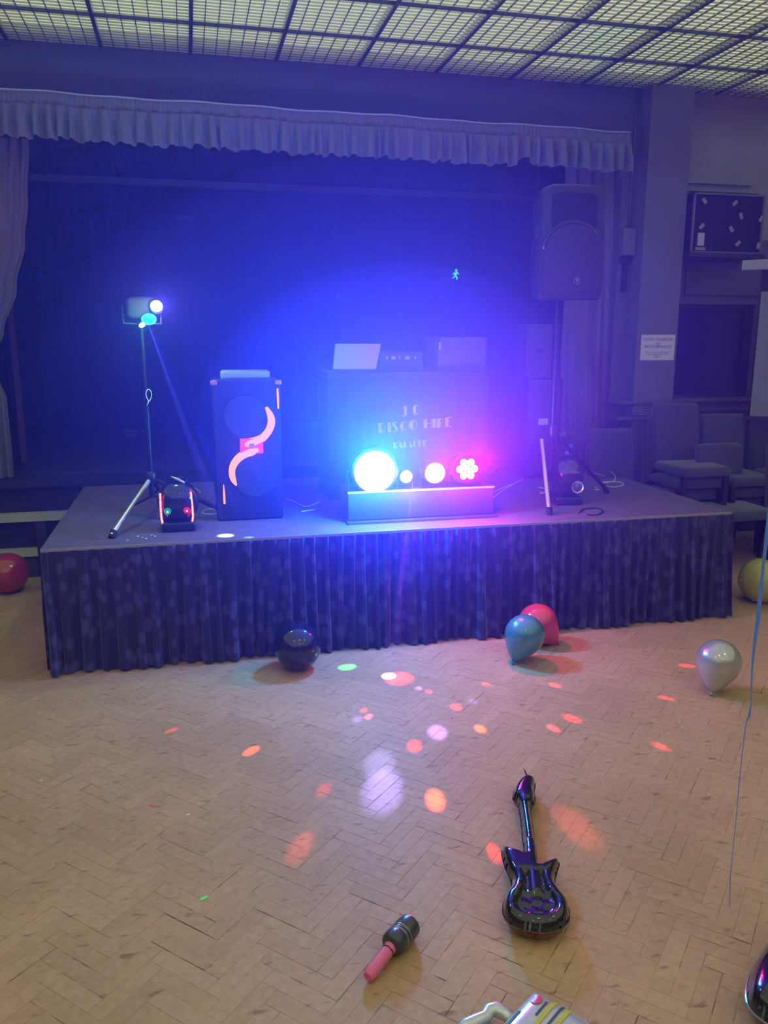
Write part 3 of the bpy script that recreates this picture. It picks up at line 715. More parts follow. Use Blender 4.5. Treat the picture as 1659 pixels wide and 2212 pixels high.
L4 = lamp(1009, 1013, 0.085, 'red lamp with a ring of white LEDs at the right end of the low box', (1, 0.75, 0.85), 12, cluster=True)
UPF = Vector((-0.1, -1.0, 1.15))
light('cyan_source', 'SPOT', L1+Vector((0, -0.10, 0)), (0.0, 0.55, 1.0), 800, 0.06, L1+UPF, R(160), 1.0)
light('cyan_spill', 'POINT', L1+Vector((0, -0.26, 0.08)), (0.0, 0.22, 1.0), 170, 0.06)
light('pink_source', 'SPOT', L3+Vector((0, -0.10, 0)), (1.0, 0.02, 0.16), 180, 0.04, L3+UPF, R(160), 1.0)
light('red_source', 'SPOT', L4+Vector((0, -0.10, 0)), (1.0, 0.0, 0.12), 180, 0.05, L4+UPF, R(160), 1.0)
light('red_spill', 'POINT', L4+Vector((0, -0.26, 0.08)), (1.0, 0.0, 0.2), 36, 0.05)
light('small_source', 'POINT', L2+Vector((0, -0.08, 0)), (0.6, 0.2, 1.0), 7, 0.02)

# ================================================================== DJ BOOTH
BY = 5.38
bl = FY(708, 806, BY); br = FY(1055, 806, BY)
dj = thing('dj_booth', 'black cloth-fronted disco booth lettered J C DISCO HIRE behind the lamps', 'booth', ((bl.x+br.x)/2, BY, T))
bwid = (br.x-bl.x)/2; bht = bl.z-T
xs = lin(-bwid, bwid, 160); fs = fold(xs, 91, .05, .15); zs = lin(0.0, bht-0.02, 3)
sheet('front_cloth', black_cloth, xs, zs, lambda i, k: (xs[i], -0.004-0.006*fs[i], zs[k]), dj)
MB().box(-bwid, bwid, 0.0, 0.5, bht-0.035, bht).build('table_top', black_metal, dj)
for x in (-bwid+0.03, bwid-0.03):
    for y in (0.04, 0.46): MB().box(x-0.02, x+0.02, y-0.02, y+0.02, 0.0, bht-0.035).build('leg', black_metal, dj)
MB().box(bwid-0.01, bwid, 0.02, 0.48, 0.0, bht-0.035).build('side_cloth', black_cloth, dj); MB().box(-bwid, -bwid+0.01, 0.02, 0.48, 0.0, bht-0.035).build('side_cloth', black_cloth, dj)
# lettering in a fat-and-thin stencil face
def arc(cx, cy, rx, ry, a0, a1, t, n=10):
    out = []
    for i in range(n):
        a, b = R(a0+(a1-a0)*i/n), R(a0+(a1-a0)*(i+1)/n)
        out.append([(cx+rx*math.cos(a), cy+ry*math.sin(a)), (cx+rx*math.cos(b), cy+ry*math.sin(b)), (cx+(rx-t)*math.cos(b), cy+(ry-t)*math.sin(b)), (cx+(rx-t)*math.cos(a), cy+(ry-t)*math.sin(a))])
    return out
def slab(x0, x1, y0=0.0, y1=1.0): return [[(x0, y0), (x1, y0), (x1, y1), (x0, y1)]]
def halfd(cx, rx, ry, s, n=10): return [[(cx, 0.5-ry)] + [(cx+s*rx*math.sin(PI*i/n), 0.5-ry*math.cos(PI*i/n)) for i in range(1, n)] + [(cx, 0.5+ry)]]
GL = {
 'J': (0.75, slab(0.36, 0.72, 0.12) + [[(0.36, 0.14), (0.72, 0.14), (0.62, 0.0), (0.45, -0.06)]] + arc(0.38, 0.12, 0.34, 0.2, 180, 290, 0.06)),
 'C': (0.95, halfd(0.42, 0.42, 0.52, -1) + arc(0.42, 0.5, 0.45, 0.52, 30, 90, 0.06) + arc(0.42, 0.5, 0.45, 0.52, 270, 330, 0.06)),
 'D': (0.95, slab(0.0, 0.40) + arc(0.40, 0.5, 0.48, 0.5, -90, 90, 0.055, 14)),
 'I': (0.42, slab(0.0, 0.40)),
 'S': (0.80, [[(0.02, 0.80), (0.22, 0.98), (0.72, 0.26), (0.50, 0.02)]] + arc(0.32, 0.76, 0.32, 0.25, 20, 150, 0.06) + arc(0.40, 0.24, 0.36, 0.25, 200, 320, 0.06)),
 'O': (1.0, halfd(0.46, 0.46, 0.52, -1) + arc(0.46, 0.5, 0.50, 0.52, -90, 90, 0.055, 14)),
 'H': (0.90, slab(0.0, 0.40) + slab(0.40, 0.80, 0.48, 0.55) + slab(0.80, 0.87)),
 'R': (0.85, slab(0.0, 0.42) + arc(0.42, 0.73, 0.38, 0.27, -90, 90, 0.05) + [[(0.46, 0.46), (0.53, 0.46), (0.83, 0.0), (0.74, 0.0)]]),
 'E': (0.75, slab(0.0, 0.42) + slab(0.42, 0.74, 0.93, 1.0) + slab(0.42, 0.66, 0.48, 0.55) + slab(0.42, 0.74, 0.0, 0.07)),
 'K': (0.85, slab(0.0, 0.40) + [[(0.40, 0.45), (0.48, 0.45), (0.82, 1.0), (0.74, 1.0)], [(0.46, 0.52), (0.54, 0.55), (0.84, 0.0), (0.75, 0.0)]]),
 'A': (0.95, [[(0.0, 0.0), (0.07, 0.0), (0.44, 1.0), (0.38, 1.0)], [(0.38, 1.0), (0.52, 1.0), (0.93, 0.0), (0.50, 0.0)], [(0.16, 0.3), (0.58, 0.3), (0.58, 0.36), (0.18, 0.36)]]),
}
def banner(txt, p0, p1, h, sp_=0.14):
    """letters from local (x,z) p0 to p1 baseline"""
    wid = sum((GL[c_][0] if c_ != ' ' else 0.5)+sp_ for c_ in txt)-sp_
    d = Vector((p1[0]-p0[0], p1[1]-p0[1])); sx_ = d.length/wid; ang = math.atan2(d.y, d.x); x = 0; mb = MB(); r = random.Random(len(txt))
    for c_ in txt:
        if c_ == ' ': x += 0.5+sp_; continue
        dy = r.uniform(-0.05, 0.05)
        for poly in GL[c_][1]:
            q = [((x+u)*sx_, (v+dy)*h) for u, v in poly]
            q = [(p0[0]+u*math.cos(ang)-v*math.sin(ang)*0.6, p0[1]+u*math.sin(ang)+v) for u, v in q]
            mb.rings([[Vector((u, yy, v)) for u, v in q] for yy in (-0.0155, -0.0125)])
        x += GL[c_][0]+sp_
    mb.build('lettering', letter_mat, dj)
def bloc(px, py): p = FY(px, py, BY-0.014); return (p.x-(bl.x+br.x)/2, p.z-T)
a, b = bloc(867, 898), bloc(907, 895); hh = bloc(867, 877)[1]-bloc(867, 898)[1]
banner('J C', a, b, hh)
a, b = bloc(817, 935), bloc(975, 921); hh = bloc(817, 915)[1]-bloc(817, 935)[1]
banner('DISCO HIRE', a, b, hh, 0.10)
a, b = bloc(850, 968), bloc(921, 963); hh = bloc(850, 955)[1]-bloc(850, 968)[1]
banner('KARAOKE', a, b, hh)
# laptop
lpt = FY(768, 804, BY+0.06)
lap = thing('laptop', 'open silver laptop seen from behind on the left of the booth', 'laptop', (lpt.x, BY+0.06, T+bht), 0)
c0, c1, c2, c3 = [FY(x, y, BY+0.05) for x, y in ((718, 806), (812, 804), (820, 742), (721, 742))]
LO = Vector((lpt.x, BY+0.06, T+bht))
pz = lambda v, dy: Vector((v.x-LO.x, v.y-LO.y+dy, max(0.012, v.z-LO.z)))
mb = MB(); mb.rings([[pz(c0, 0), pz(c1, 0), pz(c2, -0.05), pz(c3, -0.05)], [pz(c0, 0.008), pz(c1, 0.008), pz(c2, -0.042), pz(c3, -0.042)]]); 
scr = mb.build('screen_lid', laptop_mat, lap)
bv = scr.modifiers.new('bevel', 'BEVEL'); bv.width = 0.004; bv.segments = 3
MB().bevbox(-0.19, 0.15, 0.0, 0.24, 0.0, 0.014, 0.004).build('base', laptop_mat, lap, smooth=SM)
# gear on the booth
mxp = FY(868, 806, BY+0.1)
mx = thing('dj_mixer', 'low dark mixer between the laptop and the box on the booth', 'mixer', (mxp.x+0.0, BY+0.12, T+bht))
gz = FY(868, 760, BY+0.1).z-T-bht
MB().bevbox(-0.16, 0.16, 0, 0.28, 0, gz, 0.01).build('body', black_plastic, mx, smooth=SM)
for i, (x, wd) in enumerate(((-0.10, 0.012), (-0.055, 0.03), (-0.012, 0.008), (0.045, 0.035), (0.10, 0.010))):
    MB().box(x-wd/2, x+wd/2, -0.003, 0.0, gz*0.62, gz*0.62+0.022).build('label_strip', letter_mat, mx)
for i in range(6): MB().lathe([(0.010, 0), (0.009, 0.02), (0, 0.022)], 10, Matrix.Translation((-0.12+i*0.048, 0.08, gz))).build('knob', black_gloss, mx)
ca, cb = FY(946, 805, BY+0.1), FY(1052, 728, BY+0.1)
cs = thing('equipment_case', 'tall dark equipment case on the right end of the booth', 'case', ((ca.x+cb.x)/2, BY+0.1, T+bht))
hw2 = (cb.x-ca.x)/2; chh = cb.z-(T+bht)
MB().bevbox(-hw2, hw2, 0, 0.3, 0, chh, 0.012).build('body', mat('case_dark', (0.05, 0.045, 0.09), 0.6), cs, smooth=SM)
MB().box(-hw2+0.004, -hw2+0.018, -0.004, 0, chh*0.62, chh*0.85).build('label_strip', letter_mat, cs)
for s in (-1, 1): MB().bevbox(s*hw2-0.012, s*hw2+0.012, -0.006, 0.03, 0, 0.03, 0.004).bevbox(s*hw2-0.012, s*hw2+0.012, -0.006, 0.03, chh-0.03, chh+0.002, 0.004).build('corner', black_metal, cs)

# dark stack of gear behind the tripod on the right
g0, g1 = FY(1140, 820, 5.85), FY(1213, 820, 5.85)
gs = thing('flight_case', 'dark flight case standing behind the tripod beside the curtain', 'case', ((g0.x+g1.x)/2, 5.85, T))
gw, gh = (g1.x-g0.x)/2, g0.z-T
MB().bevbox(-gw, gw, 0, 0.35, 0.03, gh, 0.01).build('body', mat('case_black', (0.02, 0.02, 0.03), 0.5), gs, smooth=SM)
for s in (-1, 1):
    MB().box(s*gw-0.01, s*gw+0.01, -0.006, 0.01, 0.03, gh).build('edge_rail', black_metal, gs)
    MB().lathe([(0.018, -0.015), (0.018, 0.015)], 12, Matrix.Translation((s*(gw-0.04), 0.05, 0.018)) @ Matrix.Rotation(R(90), 4, 'Y')).build('castor', rubber, gs)
MB().bevbox(-0.04, 0.04, -0.008, 0.0, gh*0.55, gh*0.55+0.05, 0.004).build('latch', alu, gs)
u0, u1 = FY(1141, 700, 5.9), FY(1193, 818, 5.9)
o = thing('upright_panel', 'narrow dark upright case on top of the flight case under the tall speaker', 'case', ((u0.x+u1.x)/2, 5.92, T+gh))
MB().bevbox(-(u1.x-u0.x)/2, (u1.x-u0.x)/2, 0, 0.18, 0, u0.z-T-gh, 0.01).build('body', mat('case_dark2', (0.035, 0.03, 0.06), 0.6), o, smooth=SM)
MB().bevbox(-0.03, 0.03, -0.01, 0, 0.2, 0.23, 0.004).build('handle', black_metal, o)

# small moving head on a short stand at right
m0 = FY(1212, 960, 5.25)
mh = thing('moving_head', 'small black moving-head light with shiny ball glints and a blue lens, by right curtain', 'light', (m0.x+0.02, 5.27, T))
zc = m0.z-T
MB().lathe([(0.07, 0), (0.07, 0.015), (0.02, 0.02), (0.012, 0.03), (0.012, zc-0.09)], 16).build('stand', black_metal, mh, smooth=SM)
MB().bevbox(-0.05, 0.05, -0.05, 0.05, zc-0.10, zc-0.04, 0.012).build('base', black_plastic, mh, smooth=SM)
for s in (-1, 1): MB().bevbox(s*0.055-0.008, s*0.055+0.008, -0.02, 0.02, zc-0.05, zc+0.06, 0.006).build('yoke_arm', black_plastic, mh, smooth=SM)
MB().lathe([(0, -0.045), (0.03, -0.035), (0.045, 0), (0.03, 0.035), (0, 0.045)], 20, Matrix.Translation((0, 0, zc+0.055))).build('head', black_gloss, mh, smooth=True)
MB().lathe([(0, 0.0), (0.018, 0.0), (0.014, 0.008), (0, 0.010)], 14, Matrix.Translation((0.035, -0.052, zc-0.01)) @ MX).build('lens', emis('blue_lens', (0.03, 0.04, 1.0), 0.9), mh)
MB().lathe([(0, 0.0), (0.016, 0.0), (0.012, 0.008), (0, 0.010)], 14, Matrix.Translation((0.012, -0.052, zc-0.06)) @ MX).build('lens', emis('blue_lens2', (0.06, 0.06, 1.0), 1.0), mh)

# ================================================================== CABLES on the deck
def cable(pxs, label, m_=cable_mat, r=0.0035, z=T+0.004, grp=None):
    P = [FZ(x, y, z+(h_ if len(q) else 0)) for (x, y, *q) in pxs for h_ in ([q[0]] if q else [0])]
    # catmull
    S = []; Q = [P[0]]+P+[P[-1]]
    for i in range(1, len(Q)-2):
        for k in range(6):
            t = k/6; p0_, p1_, p2_, p3_ = Q[i-1], Q[i], Q[i+1], Q[i+2]
            S.append(0.5*((2*p1_)+(p2_-p0_)*t+(2*p0_-5*p1_+4*p2_-p3_)*t*t+(3*p1_-p0_-3*p2_+p3_)*t**3))
    S.append(P[-1])
    o = MB().tube(S, r, 6).build('cable', m_, smooth=True); tag(o, label, 'cable', grp); return o
cable([(1273, 1019), (1290, 1024), (1306, 1029)], 'short straight piece of white cable right of the unlit pod')
cable([(1290, 1016), (1305, 1014), (1320, 1020), (1329, 1030), (1326, 1038), (1315, 1042), (1295, 1043), (1312, 1041), (1335, 1041), (1347, 1045), (1340, 1050), (1322, 1052), (1304, 1048)], 'coiled loops of white cable on the deck at the far right')
cable([(1066, 1075), (1085, 1060), (1110, 1045), (1138, 1030)], 'long pale cable curving up to a plug beside the light box')
cable([(1068, 1062), (1090, 1052), (1109, 1046)], 'second pale cable crossing the long one beside the light box')
cable([(1075, 991), (1090, 989), (1118, 999)], 'pale cable end above the others, right of the red lamp')
cable([(1112, 1006), (1140, 1006), (1162, 1008)], 'thin white cable passing behind the pale tripod leg')
cable([(1164, 1053), (1176, 1055)], 'tiny upper cable end left of the pale tripod leg')
cable([(1166, 1061), (1172, 1066), (1178, 1062), (1166, 1066)], 'small kinked cable end left of the pale tripod leg')
cable([(1284, 1051), (1291, 1057), (1283, 1058), (1294, 1058)], 'short kinked cable under the right tripod leg')
cable([(436, 1107), (446, 1101), (462, 1100), (475, 1106), (460, 1111), (442, 1110), (436, 1107)], 'flat loop of cable on the deck beside the lit pod')
cable([(618, 1078), (632, 1082), (645, 1089), (660, 1094), (675, 1091), (690, 1083)], 'thin white cable trailing right from the tall lit speaker')
cable([(651, 1105), (664, 1103), (680, 1101)], 'faint cable end between the lit speaker and the lamps')
cable([(410, 1052), (424, 1056), (433, 1064)], 'short curved cable above the lit pod')
o = cable([(1250, 1108), (1262, 1100), (1290, 1098), (1302, 1104), (1290, 1112), (1268, 1112)], 'dark loop of cable in front of the unlit pod', black_cable, 0.005)
# adapter plug at cable end
q = FZ(1142, 1025, T)
o = thing('power_plug', 'pale plug lying on the deck at the end of the long cable', 'plug', (q.x, q.y, T))
MB().bevbox(-0.03, 0.035, -0.012, 0.012, 0.0, 0.02, 0.005).build('body', cable_mat, o, smooth=SM)
for s in (-1, 1): MB().box(0.035, 0.05, s*0.006-0.002, s*0.006+0.002, 0.008, 0.012).build('pin', alu, o)
# point of the pale streak on the left pod's collar, a handle highlight (unused)
q = FY(387, 1036, 4.66)

# ================================================================== EXIT SIGN and small wall items in the stage
e0_, e1_ = FY(950, 579, 10.0), FY(1013, 606, 10.0)
ex = thing('exit_sign', 'dim emergency exit sign with a green running man on the back wall', 'sign', ((e0_.x+e1_.x)/2, 10.02, e1_.z))
ew, eh = (e1_.x-e0_.x)/2, e0_.z-e1_.z
MB().box(-ew, ew, 0, 0.08, 0, eh).build('case', mat('sign_case', (0.16, 0.14, 0.22), 0.6), ex)
for x in (-ew*0.7, ew*0.7): MB().box(x-0.006, x+0.006, 0.034, 0.046, eh, 4.6-e1_.z).build('drop_rod', black_metal, ex)
gm = emis('exit_green', (0.02, 0.75, 0.38), 1.0)
sx = 0.02
mb = MB()
mb.lathe([(0, 0), (0.016, 0), (0.016, 0.003), (0, 0.003)], 12, Matrix.Translation((sx+0.008, -0.001, eh*0.84)) @ MX)
for poly in ([(-.018, .55), (.012, .78), (.03, .72), (.012, .40), (-.012, .38)], [(-.012, .42), (.012, .42), (.03, .24), (.022, .06), (.008, .06), (.012, .22)], [(-.012, .42), (.006, .40), (-.018, .20), (-.04, .16), (-.042, .24), (-.026, .27)], [(.02, .72), (.05, .56), (.046, .50), (.018, .62)], [(-.016, .70), (-.04, .52), (-.034, .48), (-.008, .62)]):
    mb.rings([[Vector((sx+u, yy, v*eh)) for u, v in poly] for yy in (-0.004, -0.001)])
mb.build('running_man', gm, ex)
q = FY(731, 638, 10.0)
o = thing('wall_switch', 'tiny pale square wall fitting on the dark back wall above the laptop', 'switch', (q.x, 10.03, q.z))
MB().bevbox(-0.025, 0.025, 0, 0.03, -0.03, 0.03, 0.004).build('plate', mat('switch', (0.35, 0.33, 0.5), 0.5), o); MB().box(-0.008, 0.008, -0.004, 0, -0.01, 0.01).build('rocker', MATS['switch'], o)
q0, q1 = FY(380, 467, 9.6), FY(420, 477, 9.6)
o = thing('light_bar', 'faint short bar lamp high in the dark upper left of the stage', 'lamp', ((q0.x+q1.x)/2, 9.6, q1.z))
MB().bevbox(-(q1.x-q0.x)/2, (q1.x-q0.x)/2, 0, 0.06, 0, 0.06, 0.01).build('body', mat('lbar', (0.10, 0.09, 0.2), 0.5), o)
MB().box(-0.008, 0.008, 0.02, 0.04, 0.06, 4.6-q1.z-0.01).build('drop_rod', black_metal, o)
for k, (xa, xb, ya, yb, lb) in enumerate(((268, 297, 935, 952, 'left faint pale tile of two on the dark wall behind the left tripod'), (306, 328, 935, 950, 'right faint pale tile of two on the dark wall behind the left tripod'))):
    q0, q1 = FY(xa, ya, 9.0), FY(xb, yb, 9.0)
    o = thing('storage_tub', lb.replace('tile', 'tub').replace('on the dark wall', 'far back on the stage'), 'box', ((q0.x+q1.x)/2, 9.0, MS))
    hw_ = (q1.x-q0.x)/2; zz_ = q0.z-MS
    MB().bevbox(-hw_, hw_, 0, 0.2, 0, zz_, 0.01).build('tub', mat('tub', (0.07, 0.06, 0.13), 0.7), o)
    MB().bevbox(-hw_-0.01, hw_+0.01, -0.01, 0.21, zz_, zz_+0.02, 0.005).build('lid', mat('tub_lid', (0.10, 0.09, 0.17), 0.7), o)
# small spot fitting peeping under the pelmet
q = FY(146, 300, 6.9)
o = thing('stage_lantern', 'dark stage lantern hanging behind the left part of the pelmet', 'lantern', (q.x, 6.9, q.z-0.03))
MB().lathe([(0.05, -0.09), (0.06, -0.04), (0.06, 0.08), (0.04, 0.10)], 16, Matrix.Rotation(R(80), 4, 'Y')).build('can', black_metal, o, smooth=SM)
MB().box(-0.01, 0.01, -0.01, 0.01, 0.05, 4.6-q.z+0.02).build('hanger', black_metal, o)

# ================================================================== CHAIRS
def make_chair(label, group=None):
    t = thing('dining_chair', label, 'chair', (0,0,0), 0, group)
    # faces -Y ; back at y = 0.0..0.06 ; seat front at -0.46
    s = MB().bevbox(-0.215, 0.215, -0.45, 0.0, 0.395, 0.475, 0.035)
    for i, v in enumerate(s.v):
        if v[2] > 0.45: s.v[i] = (v[0], v[1], v[2]+0.012*(1-(v[0]/0.215)**2)*(1-((v[1]+0.225)/0.225)**2))
    s.build('seat', chair_mat, t, smooth=True)
    rings = []
    for z, y, tk, hw_ in ((0.40, 0.0, 0.05, 0.20), (0.46, 0.0, 0.06, 0.21), (0.70, 0.025, 0.055, 0.21), (0.90, 0.055, 0.05, 0.205), (0.925, 0.058, 0.046, 0.20), (0.935, 0.06, 0.03, 0.19)):
        rings.append([Vector((x, y+dy, z)) for x, dy in ((-hw_, 0), (-hw_+.012, -tk*.3), (hw_-.012, -tk*.3), (hw_, 0), (hw_, tk*.6), (hw_-.012, tk), (-hw_+.012, tk), (-hw_, tk*.6))])
    MB().rings(rings).build('backrest', chair_mat, t, smooth=SM)
    for sx_ in (-1, 1):
        MB().rings([[Vector((sx_*0.185+dx*w1, -0.41+dy*w1, z)) for dx, dy in ((-1,-1),(1,-1),(1,1),(-1,1))] for z, w1 in ((0.0, 0.013), (0.40, 0.020))]).build('leg', chair_wood, t)
        MB().rings([[Vector((sx_*0.185+dx*w1, yy+dy*w1, z)) for dx, dy in ((-1,-1),(1,-1),(1,1),(-1,1))] for z, w1, yy in ((0.0, 0.013, 0.08), (0.40, 0.020, 0.02))]).build('leg', chair_wood, t)
    MB().tube([(0.218, -0.02, 0.40), (0.219, -0.30, 0.402), (0.218, -0.41, 0.385), (0.2, -0.452, 0.36)], 0.004, 6).build('seat_piping', mat('piping_dark', (0.12, 0.11, 0.2), 0.5), t, smooth=True)
    return t
ch0 = make_chair('nearest navy upholstered chair, standing right of the stage front corner')
ch0.location = (4.19, 5.72, 0)
STEP = 0.105
def stack(x, y, n, labels, dz=0, grp=None):
    for k in range(n):
        dup(ch0, (x, y+0.045-0.062*k, k*STEP), 0, labels[k], grp)
stack(3.92, 6.10, 4, ['lowest chair of the tallest navy stack before the pilaster', 'second chair up in the tallest navy stack before the pilaster', 'third chair up in the tallest navy stack before the pilaster', 'top chair of the tallest navy stack, just under the pilaster vent'])
stack(4.41, 6.10, 3, ['lowest chair of the navy stack directly behind the nearest chair', 'middle chair of the navy stack directly behind the nearest chair', 'top chair of the navy stack behind the nearest chair, below the dark hatch'])
stack(4.90, 6.08, 3, ['lowest chair of the stack cut by the right edge of the picture', 'middle chair of the stack cut by the right edge of the picture', 'top chair of the stack at the right edge, under the white screen'])
stack(3.385, 6.08, 2, ['lower chair of the dark stack between the right curtain and tallest stack', 'upper chair of the dark stack between the right curtain and tallest stack'])
dup(ch0, (4.72, 5.55, 0), R(6), 'navy chair beside the nearest one, mostly outside the right edge')

# ================================================================== PILASTER ITEMS
s0, s1 = FY(1387, 723, 6.24), FY(1456, 778, 6.24)
nt_ = thing('wall_notice', 'white paper notice about food allergies taped to the pilaster', 'notice', ((s0.x+s1.x)/2, 6.249, (s0.z+s1.z)/2), 0)
nw, nh = (s1.x-s0.x)/2, (s0.z-s1.z)/2
MB().box(-nw, nw, -0.003, 0.0, -nh, nh).build('sheet', paper, nt_)
TM = Matrix.Rotation(R(90), 4, 'X')
for txt, z, sz in (('FOOD ALLERGIES', 0.62, 0.036), ('and', 0.33, 0.030), ('INTOLERANCES', 0.06, 0.036), ('Please speak to our staff about the ingredients', -0.38, 0.0125), ('in your meal, when making your order', -0.54, 0.0125), ('Thank you', -0.72, 0.015)):
    text_mesh(txt, sz, ink, 'lettering', nt_, Matrix.Translation((0.0, -0.0036, z*nh)) @ TM)
v0, v1 = FY(1367, 876, 6.24), FY(1402, 898, 6.24)
vt = thing('wall_vent', 'small slatted air vent low on the pilaster above the chair stack', 'vent', ((v0.x+v1.x)/2, 6.249, v1.z))
vw, vh = (v1.x-v0.x)/2, v0.z-v1.z
MB().box(-vw, vw, -0.004, 0, 0, vh).build('plate', mauve_paint, vt)
for k in range(6): MB().quadbox(Matrix.Translation((0, -0.009, vh*(k+0.5)/6)) @ Matrix.Rotation(R(-35), 4, 'X'), vw*0.95, 0.007, 0.0018).build('slat', mat('slat', (0.30, 0.26, 0.36), 0.5), vt)
# conduit pipe, junction box and hook on the jamb
c0_, c1_ = FY(1352, 250, 6.38), FY(1343, 490, 6.38)
o = thing('conduit', 'thin painted conduit running down the wall beside the pilaster', 'pipe', (3.60, 6.385, 0))
MB().tube([(0, 0, c1_.z), (0, 0, CEIL-0.02)], 0.010, 8).build('pipe', blue_grey_paint, o, smooth=True)
for z in (2.9, 3.4): MB().box(-0.018, 0.018, -0.004, 0.012, z, z+0.02).build('clip', blue_grey_paint, o)
j0, j1 = FY(1334, 493, 6.38), FY(1358, 553, 6.38)
o = thing('junction_box', 'grey painted box on the wall between curtain and pilaster', 'box', (3.585, 6.399, j1.z))
MB().bevbox(-0.055, 0.06, -0.06, 0, 0, j0.z-j1.z, 0.006).build('body', mat('jbox', (0.13, 0.12, 0.19), 0.6), o, smooth=SM)
MB().box(-0.045, 0.05, -0.063, -0.06, 0.01, j0.z-j1.z-0.01).build('cover', MATS['jbox'], o)
k0, k1 = FY(1340, 556, 6.38), FY(1345, 630, 6.38)
o = thing('wall_bracket', 'dark bracket hanging under the grey wall box', 'bracket', (3.58, 6.399, k1.z))
MB().box(-0.02, 0.02, -0.03, 0, 0, k0.z-k1.z).build('arm', black_metal, o); MB().box(-0.05, 0.05, -0.035, 0, k0.z-k1.z-0.04, k0.z-k1.z).build('plate', black_metal, o)

# ================================================================== WALL CABINET (black case on the right wall)
wc = thing('wall_cabinet', 'black wall-mounted display cabinet with small taped tags inside its glazed front', 'cabinet', (4.60, 6.48, 2.52))
wcw, wch, wcd = 0.40, 0.47, 0.30
b0, b1 = FY(1502, 415, 6.18), FY(1655, 425, 6.18)
x0_, x1_ = b0.x-4.60, b1.x-4.60
z1_ = b0.z-2.52; z0_ = FY(1495, 545, 6.18).z-2.52
MB().box(x0_, x1_, -0.28, 0, z0_, z1_).build('body', mat('cab', (0.006, 0.005, 0.008), 0.5, spec=0.2), wc)
fm = MB(); t_ = 0.012
fm.box(x0_, x1_, -0.30, -0.28, z0_, z0_+t_).box(x0_, x1_, -0.30, -0.28, z1_-t_, z1_).box(x0_, x0_+t_, -0.30, -0.28, z0_, z1_).box(x1_-t_, x1_, -0.30, -0.28, z0_, z1_)
fm.build('door_frame', mat('cab_frame', (0.16, 0.14, 0.2), 0.3), wc)
MB().box(x0_-0.02, x1_+0.03, -0.31, 0, z0_-0.035, z0_-0.0).build('ledge', dark_wood, wc)
tm_ = mat('tag', (0.30, 0.27, 0.36), 0.6)
for (px, py, an) in ((1521, 434, -50), (1587, 439, 40), (1600, 467, -65), (1515, 489, 40), (1579, 495, -50), (1593, 526, 45), (1643, 473, 60), (1637, 531, 80)):
    q = FY(px, py, 6.19)
    MB().quadbox(Matrix.Translation((q.x-4.60, q.y-6.48-0.012+0.006, q.z-2.52)) @ Matrix.Rotation(R(-an), 4, 'Y'), 0.025, 0.003, 0.014).build('tag', tm_, wc)
q = FY(1514, 517, 6.19)
MB().box(q.x-4.60-0.028, q.x-4.60+0.028, -0.297, -0.28, q.z-2.52-0.05, q.z-2.52+0.05).build('card', mat('card', (0.45, 0.42, 0.5), 0.6), wc)
MB().box(q.x-4.60-0.045, q.x-4.60+0.045, -0.297, -0.28, q.z-2.52-0.085, q.z-2.52-0.062).build('card', mat('card2', (0.25, 0.22, 0.3), 0.6), wc)

# ================================================================== PROJECTOR SCREEN
k0 = FY(1604, 574, 6.05)
ps = thing('projector_screen', 'white pull-down projector screen cut by the right edge of the picture', 'screen', (k0.x, 6.05, 0), R(-44))
zc0 = FY(1604, 585, 6.05).z; zc1 = FY(1604, 563, 6.05).z
MB().bevbox(0.0, 2.0, -0.05, 0.05, zc0, zc1, 0.008).build('casing', mat('casing_white', (0.36, 0.37, 0.45), 0.5), ps, smooth=SM)
sl = FY(1642, 630, 6.0); 
zt_ = FY(1642, 631, 5.98).z; zb_ = FY(1624, 897, 5.98).z
MB().box(0.16, 1.9, -0.004, 0.004, zb_, zt_).build('screen_fabric', mat('screen_fabric', (0.20, 0.22, 0.28), 0.8), ps)
MB().box(0.15, 1.91, -0.003, 0.003, zt_, zc0).build('black_drop', mat('drop_black', (0.012, 0.012, 0.016), 0.8), ps)
MB().box(0.14, 1.92, -0.012, 0.012, zb_-0.03, zb_).build('bottom_bar', black_metal, ps)
MB().box(0.3, 0.34, 0.0, 0.04, zc1, CEIL+0.0).build('hanger', black_metal, ps)
MB().box(1.7, 1.74, 0.0, 0.04, zc1, CEIL+0.0).build('hanger', black_metal, ps)

# ================================================================== BALLOONS
def balloon(px, py, Y, r, color, label, tail=(0, 0, -1), elong=1.18, rough=0.16, metal=0.0, zfix=None, pearl=0.0):
    c_ = FY(px, py, Y); cz = zfix if zfix is not None else r*1.0
    t = thing('balloon', label, 'balloon', (c_.x, Y, 0), 0, None)
    d = Vector(tail).normalized(); q = d.to_track_quat('Z', 'Y').to_matrix().to_4x4()
    prof = []
    for i in range(25):
        a = PI*i/24; z = -math.cos(a); rad = math.sin(a)
        kk = 1.0 if elong > 1 else 0.25
        zz = z*r if z < 0 else z*r*(elong+0.22*kk*z*z)
        if z > 0: rad *= (1-0.30*kk*z*z)
        prof.append((max(rad*r, 0.004 if z > 0 else 0.0005), zz))
    m_ = mat('latex_'+label.split()[0]+'_'+str(px), color, rough, metal=metal, coat=0.6)
    bb = MB().lathe(prof, 36, q)
    mn = min(v[2] for v in bb.v); end = max(zz for _, zz in prof)
    kn = MB().lathe([(0.004, end-0.004), (0.010, end+0.001), (0.005, end+0.006), (0.013, end+0.016), (0.010, end+0.017)], 14, q)
    mn = min(mn, min(v[2] for v in kn.v))
    t.location.z = -mn+0.0005
    bb.build('body', m_, t, smooth=True); kn.build('knot', m_, t, smooth=SM)
    return t
balloon(16, 1236, 6.02, 0.145, (0.42, 0.03, 0.03), 'red balloon at the left edge beside the main stage front', (-0.5, 0.4, 0.5), 0.95)
